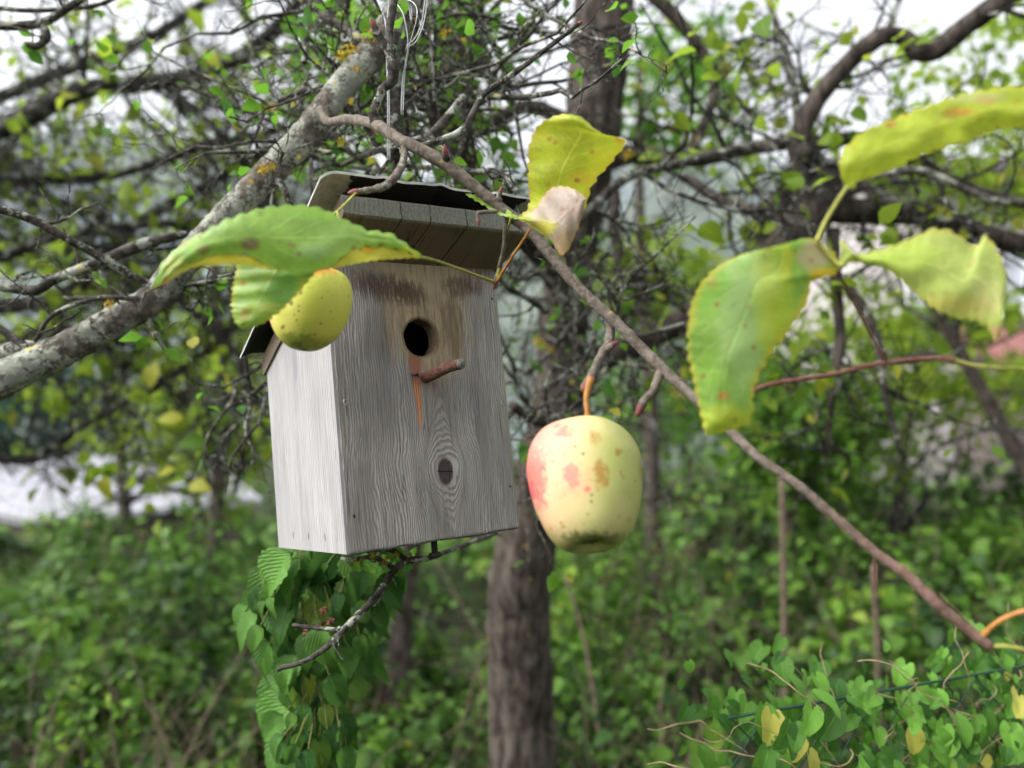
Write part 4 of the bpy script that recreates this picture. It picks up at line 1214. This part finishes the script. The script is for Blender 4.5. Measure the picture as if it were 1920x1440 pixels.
# left neighbour: limbs arching over the top left, trunk outside the frame
tx = at(-900, 700, 3.0)
limb_tree('apple_tree', 'twiggy apple tree arching over the top left corner, its trunk out of view', None, (float(tx[0]), float(tx[1]), 0), [
    [(-900, 2200, 3.0, 190), (-900, 1300, 3.0, 170), (-880, 700, 3.0, 150), (-600, 420, 2.9, 90), (-300, 320, 2.7, 60), (0, 240, 2.4, 42), (150, 170, 2.3, 34), (330, 150, 2.3, 30), (450, 105, 2.3, 26), (540, 30, 2.3, 24), (580, -40, 2.3, 20)],
    [(-600, 420, 2.9, 60), (-200, 260, 2.8, 34), (0, 182, 2.7, 24), (150, 120, 2.7, 22), (300, 60, 2.7, 18), (430, -30, 2.7, 16)],
    [(-600, 430, 2.9, 60), (-250, 420, 2.7, 40), (0, 345, 2.6, 22), (200, 330, 2.6, 20), (420, 265, 2.6, 16), (640, 225, 2.7, 12)],
    [(-600, 430, 2.9, 60), (-200, 560, 2.7, 36), (100, 560, 2.5, 24), (250, 425, 2.5, 22), (400, 340, 2.5, 20), (560, 250, 2.5, 16), (700, 180, 2.6, 10)],
    [(-880, 700, 3.0, 80), (-400, 700, 2.8, 40), (-100, 640, 2.6, 26), (150, 620, 2.6, 20), (330, 560, 2.6, 16), (520, 480, 2.7, 10)],
    [(-400, 700, 2.8, 36), (0, 860, 2.7, 18), (150, 800, 2.7, 16), (330, 700, 2.7, 14), (460, 600, 2.7, 12)],
    [(330, 560, 2.6, 16), (430, 650, 2.5, 15), (470, 760, 2.45, 14), (455, 860, 2.4, 12), (440, 925, 2.4, 8)],
    [(150, 620, 2.6, 16), (260, 690, 2.6, 14), (400, 780, 2.6, 12), (440, 850, 2.6, 8)],
    [(300, 150, 2.3, 18), (420, 260, 2.3, 16), (520, 400, 2.4, 14), (540, 560, 2.4, 10)],
    [(-300, 320, 2.7, 40), (-60, 480, 2.5, 22), (120, 440, 2.4, 18), (320, 420, 2.4, 14), (480, 440, 2.4, 10)],
], 31, 18, .42, 2, .06, .028, M_leaf_apple, M_twig)
# near twig cluster in the top left corner
limb_tree('apple_twig', 'knobbly bare twig hanging into the extreme top left corner', None, tuple(at(-60, 40, 1.0)), [
    [(-60, 40, 1.0, 20), (20, 48, 1.0, 18), (80, 42, 1.0, 16), (120, 20, 1.0, 14), (180, -20, 1.0, 14)],
    [(80, 42, 1.0, 10), (88, 70, 1.0, 14), (70, 86, 1.0, 13), (52, 84, 1.0, 12)],
    [(-40, 10, 1.05, 8), (60, 20, 1.05, 9), (180, 10, 1.05, 9), (240, -20, 1.05, 8)]], 33, 30, .08, 1, .02, .08, M_leaf_sharp, M_twig_grey)


# ------------------------------------------------------------------ background trees with crowns
def crown_tree(label, px, py_top, py_bot, d, wpx, seed, mleaf, nleaf, lsize, name='leafy_tree', group=None, holes=.35, off=0.0):
    rng = np.random.RandomState(seed)
    c = at(px, (py_top + py_bot) / 2, d); rz = (py_bot - py_top) / 2 * d / FPX; rx = wpx / 2 * d / FPX
    gz = -.5 if d < 12 else -1.2
    root = empty(name, (c[0], c[1], gz), label, 'tree', group)
    mb = MB(); h = c[2] - gz
    P = walk(rng, np.array([c[0] + off, c[1], gz - .2]), np.array([-off * .4, 0, 1.0]), h + rz * .6, 8, .05)
    bark_tube(mb, P, np.linspace(.05 + .03 * rz, .02, 9), 12, .1, 12); mb.build('trunk', M_trunk, root)
    tips = []; lb = MB()
    for i in range(16):
        k = rng.randint(3, 9); Q = walk(rng, P[k], rand_dir(rng) + [0, 0, .4], rx * rng.uniform(.6, 1.1), 6, .2, .03)
        rr = np.linspace(.02 * rx + .006, .004, 7); tube(lb, Q, rr, 6, cap=False)
        sprout(lb, rng, Q, rr, 5 / max(.6, rx), rx * .4, 1, tips, .25, .02)
    lb.build('branches', M_twig, root)
    # leaf clumps through the crown volume, with gaps
    nc = 70; cc = []
    while len(cc) < nc:
        q = rng.uniform(-1, 1, 3)
        if q @ q < 1 and mnoise.noise(Vector(q * 2.3) + Vector((seed, 0, 0))) > -holes: cc.append(q)
    cc = np.array(cc) * [rx, rx * .8, rz] + c
    idx = rng.randint(nc, size=nleaf); pos = cc[idx] + rng.normal(size=(nleaf, 3)) * np.array([rx, rx, rz * .8]) * .13
    var = np.clip(rng.rand(nleaf) * .7 + (rng.rand(nc) * .35)[idx], 0, 1)
    lm = MB(); put_leaves(lm, T_TINY, pos, rand_dir(rng, nleaf) + [0, 0, -.3], rand_dir(rng, nleaf) * .8 + [0, 0, .8], lsize * rng.uniform(.6, 1.3, nleaf), var)
    lm.build('crown', mleaf, root)


crown_tree('pale green leafy tree glimpsed through the twigs at left of the birdhouse', 250, 380, 860, 8.0, 620, 41, M_leaf_apple, 1300, .12)
crown_tree('dark blue green conifer beside the white roofed shed', 20, 640, 880, 16.0, 330, 42, M_leaf_teal, 4000, .16, 'conifer')
crown_tree('airy tree whose crown fills the gap left of the upper birdhouse branch', 420, 20, 420, 6.0, 620, 43, M_leaf_apple, 450, .085, holes=.1)
crown_tree('green tree showing between trunk and upper right limbs', 1250, 0, 330, 5.0, 330, 44, M_leaf_sharp, 900, .085, holes=.2)
crown_tree('bright leafy tree in the upper right corner', 1830, 40, 430, 4.2, 420, 45, M_leaf_apple, 1000, .075, off=1.1)
crown_tree('yellow green tree behind the hanging right branches', 1680, 520, 900, 6.0, 560, 46, M_leaf_apple, 3200, .085)
crown_tree('low green tree behind the red brown shoot', 1500, 640, 960, 5.5, 280, 47, M_leaf_bright, 4200, .08)
crown_tree('leafy tree between the birdhouse and the big right leaf', 1230, 430, 640, 9.0, 260, 48, M_leaf_apple, 1500, .10, holes=.0)
crown_tree('grey green tree filling the gap just right of the large yellow apple', 1290, 560, 880, 10.0, 330, 51, M_leaf_sharp, 2200, .11)
crown_tree('leafy tree behind the nest box roof', 760, -40, 380, 3.6, 440, 49, M_leaf_sharp, 600, .05, holes=.1)
crown_tree('yellowish tree just left of the birdhouse wall', 420, 620, 960, 7.0, 300, 50, M_leaf_apple, 1500, .09)


# ------------------------------------------------------------------ undergrowth: mounds of bramble leaves nobody could count
def undergrowth(label_name, mounds, seed, mats, mstem):
    rng = np.random.RandomState(seed)
    lm = MB(); st = MB()
    for (px, pt, d, wm, n, size, mi) in mounds:
        top = at(px, pt, d); h = max(.15, top[2] + .05 + max(0, d - 8) * .09); rx = wm / 2
        th = rng.uniform(0, 2 * math.pi, n); u = rng.rand(n) ** .6
        # shell of a lumpy dome, plus a share inside
        nk = max(8, n // 16); qc = rand_dir(rng, nk); rc = rng.uniform(.35, 1.15, nk) ** .5; ix = rng.randint(nk, size=n)
        q = qc[ix] + rng.normal(size=(n, 3)) * .15; q /= np.linalg.norm(q, axis=1)[:, None]; q[:, 2] = np.abs(q[:, 2]); rad = rc[ix] * rng.uniform(.93, 1.05, n)
        lump = np.array([1 + .28 * mnoise.noise(Vector(v * 2.4) + Vector((seed + d, px * .01, 0))) for v in q])
        pos = q * (rad * lump)[:, None] * [rx, rx * .7, h] + [top[0], top[1] + rx * .35, top[2] - h]
        ax = q * [1, 1, .1] + rand_dir(rng, n) * .8 - [0, 0, .35]
        nr = q * .5 + rand_dir(rng, n) * .5 + [0, 0, .7]
        var = np.clip(.42 + .3 * (lump - 1) * 3 + rng.normal(size=n) * .25 + (rng.normal(size=nk) * .2)[ix], 0, .93) + (rng.rand(n) < .02) * .3
        put_leaves(lm, T_BUSH, pos, ax, nr, size * rng.uniform(.55, 1.35, n), np.clip(var, 0, 1), mi)
        for _ in range(int(14 + wm * 12)):
            b = np.array([top[0] + rng.uniform(-1, 1) * rx * .8, top[1] + rx * .35 + rng.uniform(-.6, .4) * rx, -.02])
            Q = walk(rng, b, np.array([rng.normal() * .3, rng.normal() * .3, 1.0]), h * rng.uniform(.7, 1.35), 8, .16, -.05)
            tube(st, Q, np.linspace(.0045, .0012, 9) * rng.uniform(.5, 1.1), 5, rng.rand(), cap=False)
    k = tag(lm.build('undergrowth', mats), kind='stuff')
    k2 = tag(st.build('bramble_stems', mstem), kind='stuff')
    return k


rg = np.random.RandomState(77)
L = []
for (y, d, wm, n, x0, x1, st_, s_) in ((905, 22.0, 6.0, 900, -300, 1100, 260, .22), (940, 14.0, 3.6, 1100, -200, 1100, 240, .15), (960, 10.0, 2.4, 1300, 380, 1050, 200, .11), (1000, 7.8, 2.0, 1600, -120, 420, 120, .085), (1015, 7.0, 1.9, 1500, -100, 640, 210, .085), (1010, 5.4, 1.5, 1500, -60, 700, 190, .075), (1090, 4.2, 1.2, 1500, -60, 760, 190, .066), (1180, 3.3, 1.0, 1300, -40, 840, 190, .056), (1290, 2.6, .8, 900, -20, 860, 190, .05), (1400, 2.15, .7, 700, 0, 800, 200, .045)):
    x = x0
    while x < x1:
        if 1270 < x < 1620 and d < 4.5 and y < 1300: x += st_; continue
        L.append((x + rg.uniform(-40, 40), y + rg.uniform(-70, 70), d * rg.uniform(.9, 1.1), wm * rg.uniform(.6, 1.2), int(n * rg.uniform(.35, 1.0)), s_ * rg.uniform(.6, 1.6), int(rg.rand() < .3))); x += st_
undergrowth('left', L, 61, [M_leaf_bramble, M_leaf_bright], M_dead)
L = []
for (y, d, wm, n, x0, x1, st_, s_) in ((850, 16.0, 4.5, 1000, 1100, 2100, 240, .16), (830, 8.0, 2.0, 1300, 1130, 2000, 210, .09), (880, 6.2, 1.6, 1500, 1150, 2000, 200, .08), (960, 4.8, 1.3, 1500, 1100, 2000, 190, .07), (1060, 3.9, 1.0, 1100, 1080, 2000, 200, .058), (1200, 2.9, .8, 1000, 1060, 1500, 170, .048), (1360, 2.3, .6, 600, 1130, 1500, 180, .042), (1140, 3.0, .8, 900, 1600, 2000, 170, .048)):
    x = x0
    while x < x1:
        if 1270 < x < 1620 and d < 4.5 and y < 1300: x += st_; continue
        L.append((x + rg.uniform(-40, 40), y + rg.uniform(-70, 70), d * rg.uniform(.9, 1.1), wm * rg.uniform(.6, 1.2), int(n * rg.uniform(.35, 1.0)), s_ * rg.uniform(.6, 1.6), int(rg.rand() < .3))); x += st_
undergrowth('right', L, 62, [M_leaf_bramble, M_leaf_bright], M_dead)


def ground_cover():
    rng = np.random.RandomState(9); n = 9000
    y = 1.2 + 12 * rng.rand(n) ** 1.6; x = (rng.rand(n) * 2 - 1) * (y * .75 + .3)
    z = rng.rand(n) ** 2 * .22 - np.maximum(0, y - 8) * .10
    lm = MB(); put_leaves(lm, T_TINY, np.stack([x, y, z], 1), rand_dir(rng, n), rand_dir(rng, n) * .5 + [0, 0, 1], .06 * rng.uniform(.5, 1.4, n), rng.rand(n) * .9)
    tag(lm.build('ground_cover', M_leaf_bramble), kind='stuff')


ground_cover()


# thin upright stakes in the right undergrowth
def stake(label, pts, w_):
    P, r = limb_px([(a, b, c, w_) for a, b, c in pts], 6)
    mb = MB(); bark_tube(mb, P, r, 10, .1, 60)
    o = mb.build('garden_stake', M_dead, None); tag(o, label, 'stake')


stake('tall thin dry stake standing in the right undergrowth', [(1466, 890, 2.6), (1468, 1020, 2.6), (1470, 1180, 2.6), (1472, 1400, 2.6)], 12)
stake('shorter dry stake right of the tall one in the undergrowth', [(1638, 1060, 2.5), (1640, 1120, 2.5), (1645, 1220, 2.5), (1646, 1400, 2.5)], 10)
stake('leaning dead stem right of the apple tree trunk', [(1060, 1080, 2.5), (1085, 1160, 2.5), (1105, 1250, 2.5), (1130, 1420, 2.5)], 7)


# ------------------------------------------------------------------ drooping shrub below the box
def build_shrub():
    rng = np.random.RandomState(12)
    b = at(600, 1440, .98)
    root = empty('leafy_shrub', (b[0], b[1], 0), 'shrub with drooping toothed dark green leaves directly below the birdhouse', 'shrub')
    st = MB(); lv = MB()
    top = at(600, 1075, .92)
    pos, ax, nr, sz = [], [], [], []
    for (px, py, d) in ((560, 1080, .95), (640, 1090, .9), (690, 1110, .95), (600, 1150, .9), (610, 1250, .92), (580, 1320, .95)):
        Q = smooth_path([np.array([b[0] + rng.uniform(-.08, .08), b[1] + rng.uniform(0, .1), 0]), at(600 + rng.uniform(-30, 30), 1440, 1.0), at((px + 600) / 2, (py + 1440) / 2, .97), at(px, py, d)], 6)
        tube(st, Q, np.linspace(.004, .0013, len(Q)), 6)
    # outline of the hanging leaf mass in the photograph: x-range per height
    rows = [(1050, 530, 720), (1062, 530, 730), (1085, 500, 735), (1110, 470, 740), (1140, 450, 735), (1170, 440, 720), (1200, 470, 700), (1240, 520, 660), (1290, 530, 650), (1340, 520, 645), (1390, 530, 640), (1430, 530, 650), (1480, 540, 640)]
    for i in range(340):
        k = rng.rand() * (len(rows) - 1); j = int(k); f = k - j
        y = rows[j][0] + (rows[j + 1][0] - rows[j][0]) * f; x0 = rows[j][1] + (rows[j + 1][1] - rows[j][1]) * f; x1 = rows[j][2] + (rows[j + 1][2] - rows[j][2]) * f
        px = rng.uniform(x0, x1); d = rng.uniform(.84, 1.02)
        side = (px - (x0 + x1) / 2) / ((x1 - x0) / 2)
        pos.append(at(px, y - 25, d)); ax.append(np.array([side * .55 + rng.normal() * .25, -.15 + rng.normal() * .2, -1.0 if y > 1180 else -.7]))
        nr.append(np.array([side * .6 + rng.normal() * .35, -1.0, .45 + rng.normal() * .3])); sz.append(pxw(rng.uniform(48, 105), d))
    pos, ax, nr = np.array(pos), np.array(ax), np.array(nr)
    sz = np.array(sz) * rng.choice([.4, .65, .85, 1.05], len(sz)); var_ = rng.rand(len(pos)); pick = rng.choice(3, len(pos), p=[.5, .42, .08])
    for q_, tp in enumerate((T_HAZEL, T_HAZEL2, T_HAZEL3)):
        k_ = pick == q_; put_leaves(lv, tp, pos[k_], ax[k_], nr[k_], sz[k_], var_[k_])
    for p, a in zip(pos, ax):
        a = a / np.linalg.norm(a); tube(st, [p - a * .02 + [0, .01, .004], p - a * .01 + [0, .004, .001], p + a * .004], [.0008, .0007, .0006], 5)
    st.build('stems', m_plain('green brown stem', (.13, .14, .04), .7, 100), root)
    lv.build('leaves', M_leaf_hazel, root)
    rp = MB()
    for (px, py) in ((620, 1165), (608, 1145), (600, 1172), (575, 1185)):
        c = at(px, py, .84)
        for _ in range(16):
            tube(rp, [c + rand_dir(rng) * .003, c + rand_dir(rng) * .005], [.0016, .0008], 5)
    rp.build('dry_fruit', m_plain('withered reddish fruit', (.16, .075, .045), .8, 400, .4), root)


build_shrub()


def build_low_twig():
    rng = np.random.RandomState(14)
    root = empty('bare_twig', tuple(at(800, 1045, .80)), 'grey lichened twig curving down to the left just below the birdhouse', 'twig')
    mb = MB()
    for q in ([(800, 1048, .80, 10), (765, 1052, .79, 12), (740, 1068, .78, 12), (722, 1095, .77, 12), (690, 1135, .765, 12), (650, 1175, .76, 13), (610, 1215, .755, 11), (570, 1240, .75, 9), (530, 1252, .75, 9), (520, 1256, .75, 6)],
              [(645, 1178, .76, 9), (620, 1180, .76, 8), (580, 1176, .76, 7), (548, 1172, .76, 6)],
              [(740, 1066, .78, 10), (700, 1045, .79, 9), (660, 1050, .80, 7), (640, 1048, .81, 6)],
              [(765, 1052, .79, 10), (730, 1030, .80, 9), (690, 1035, .81, 7)], [(800, 1048, .80, 10), (850, 1030, .9, 9), (930, 1000, 1.1, 9)]):
        P, r = limb_px(q, 7); bark_tube(mb, P, nodes_radius(P, r, rng, .01, .25), 10, .12, 260)
        tips = []; sprout(mb, rng, P, r, 24, .018, 0, tips, .3)
    mb.build('stem', M_twig_grey, root)
    li = MB()
    for (px, py, d, rad) in ((700, 1040, .785, 9), (722, 1055, .78, 8), (680, 1050, .79, 6), (745, 1040, .785, 7)): lichen_tuft(li, rng, at(px, py, d), pxw(rad, d), 70)
    li.build('lichen', M_ylichen, root)
    lv = MB(); pos = np.array([at(rng.uniform(640, 790), rng.uniform(1035, 1085), rng.uniform(.8, .9)) for _ in range(26)])
    put_leaves(lv, T_SMALL, pos, rand_dir(rng, 26), rand_dir(rng, 26) + [0, -1, 0], .012 * rng.uniform(.6, 1.3, 26), rng.rand(26))
    lv.build('leaves', M_leaf_sharp, root)


build_low_twig()


# ------------------------------------------------------------------ chain link fence with bindweed
def build_fence():
    root_p = at(1650, 1300, 1.15)
    A = at(1330, 1450, .80); B = at(2050, 1200, .98)
    A = np.array([A[0] + .02, A[1] - .0, 0]); B = np.array([B[0] + .2, B[1] + .1, 0])
    u = (B - A); Lh = np.linalg.norm(u); u /= Lh
    ztop0, ztop1 = at(1440, 1335, .82)[2], at(1950, 1245, .96)[2]
    root = empty('chain_link_fence', tuple((A + B) / 2), 'green chain link fence overgrown with bindweed at the bottom right', 'fence')
    mb = MB(); s_ = .05
    def zt(t): return ztop0 + (ztop1 - ztop0) * t / Lh
    n = int(Lh / s_) + 2
    zb = .35
    for i in range(-int((ztop0 - zb) / s_) - 1, n):
        for sg in (1, -1):
            P = []; t0 = i * s_
            for k in range(int((max(ztop0, ztop1) - zb) / (s_ / 2)) + 1):
                t = (t0 + k * s_ / 2) if sg == 1 else (Lh - t0 - k * s_ / 2)
                z = zb + k * s_ / 2
                if t < 0 or t > Lh or z > zt(t): continue
                P.append(A + u * t + [0, (.0012 if (k % 2) == (sg > 0) else -.0012), z])
            if len(P) > 1: tube(mb, P, .0008, 5, cap=False)
    mb.build('wire_mesh', M_greenwire, root)
    mb = MB(); tube(mb, [A + [0, 0, ztop0], B + [0, 0, ztop1]], .0016, 6); mb.build('top_wire', M_greenwire, root)
    mb = MB(); q = B - u * .02; tube(mb, [q, q + [0, 0, ztop1 + .02]], .016, 12); mb.build('post', M_greenwire, root)
    # bindweed on it
    rng = np.random.RandomState(18)
    vr = empty('bindweed_vine', tuple((A + B) / 2 + [0, -.02, 0]), 'pale heart leaved vine climbing over the bottom right fence', 'vine')
    st = MB(); lv = MB(); pos, ax, nr, sz = [], [], [], []
    nv = np.array([u[1], -u[0], 0]);  nv = nv if nv[1] < 0 else -nv
    for _ in range(230):
        t = rng.uniform(0, Lh); p = A + u * t + [0, 0, rng.uniform(.5, 1) * zt(t)] + nv * rng.uniform(-.03, .05)
        Q = walk(rng, p, u * rng.normal() + np.array([0, 0, rng.uniform(-.3, 1)]), rng.uniform(.05, .17), 10, .28, -.05)
        tube(st, smooth_path(Q, 3), rng.uniform(.0003, .0009), 4, rng.rand(), cap=False)
    for _ in range(2100):
        t = rng.uniform(0, Lh); z = zt(t) * (1 - .40 * rng.rand() ** 1.1) + rng.normal() * .012 + .015
        off = rng.uniform(-.10, .07)
        p = A + u * t + nv * off + [0, 0, z + (.05 * mnoise.noise(Vector((t * 5, 0, 3))))]
        pos.append(p); ax.append(nv * rng.uniform(.0, .7) + u * rng.normal() * .6 - np.array([0, 0, rng.uniform(.2, 1.0)]))
        nr.append(nv * .7 + rand_dir(rng) * .45 + [0, 0, .75]); sz.append(rng.choice([.010, .014, .019, .027]) * rng.uniform(.8, 1.15))
    pos, ax, nr = np.array(pos), np.array(ax), np.array(nr)
    put_leaves(lv, T_HEART, pos, ax, nr, np.array(sz), rng.rand(len(pos)))
    st.build('stems', m_plain('pale vine stem', (.30, .22, .13), .7, 80, .4), vr)
    lv.build('leaves', M_leaf_vine, vr)


build_fence()


# ------------------------------------------------------------------ the air
def build_haze():
    m = bpy.data.materials.new('valley haze'); m.use_nodes = True; t = m.node_tree; t.nodes.clear()
    v = t.nodes.new('ShaderNodeVolumePrincipled'); v.inputs['Color'].default_value = (.80, .86, .95, 1); v.inputs['Density'].default_value = .0007
    v.inputs['Anisotropy'].default_value = .2
    o = t.nodes.new('ShaderNodeOutputMaterial'); t.links.new(v.outputs[0], o.inputs['Volume'])
    mb = MB(); boxq(mb, -1000, 1000, -60, 1600, -8.5, 190)
    tag(mb.build('haze', m, None, False), kind='stuff')


build_haze()
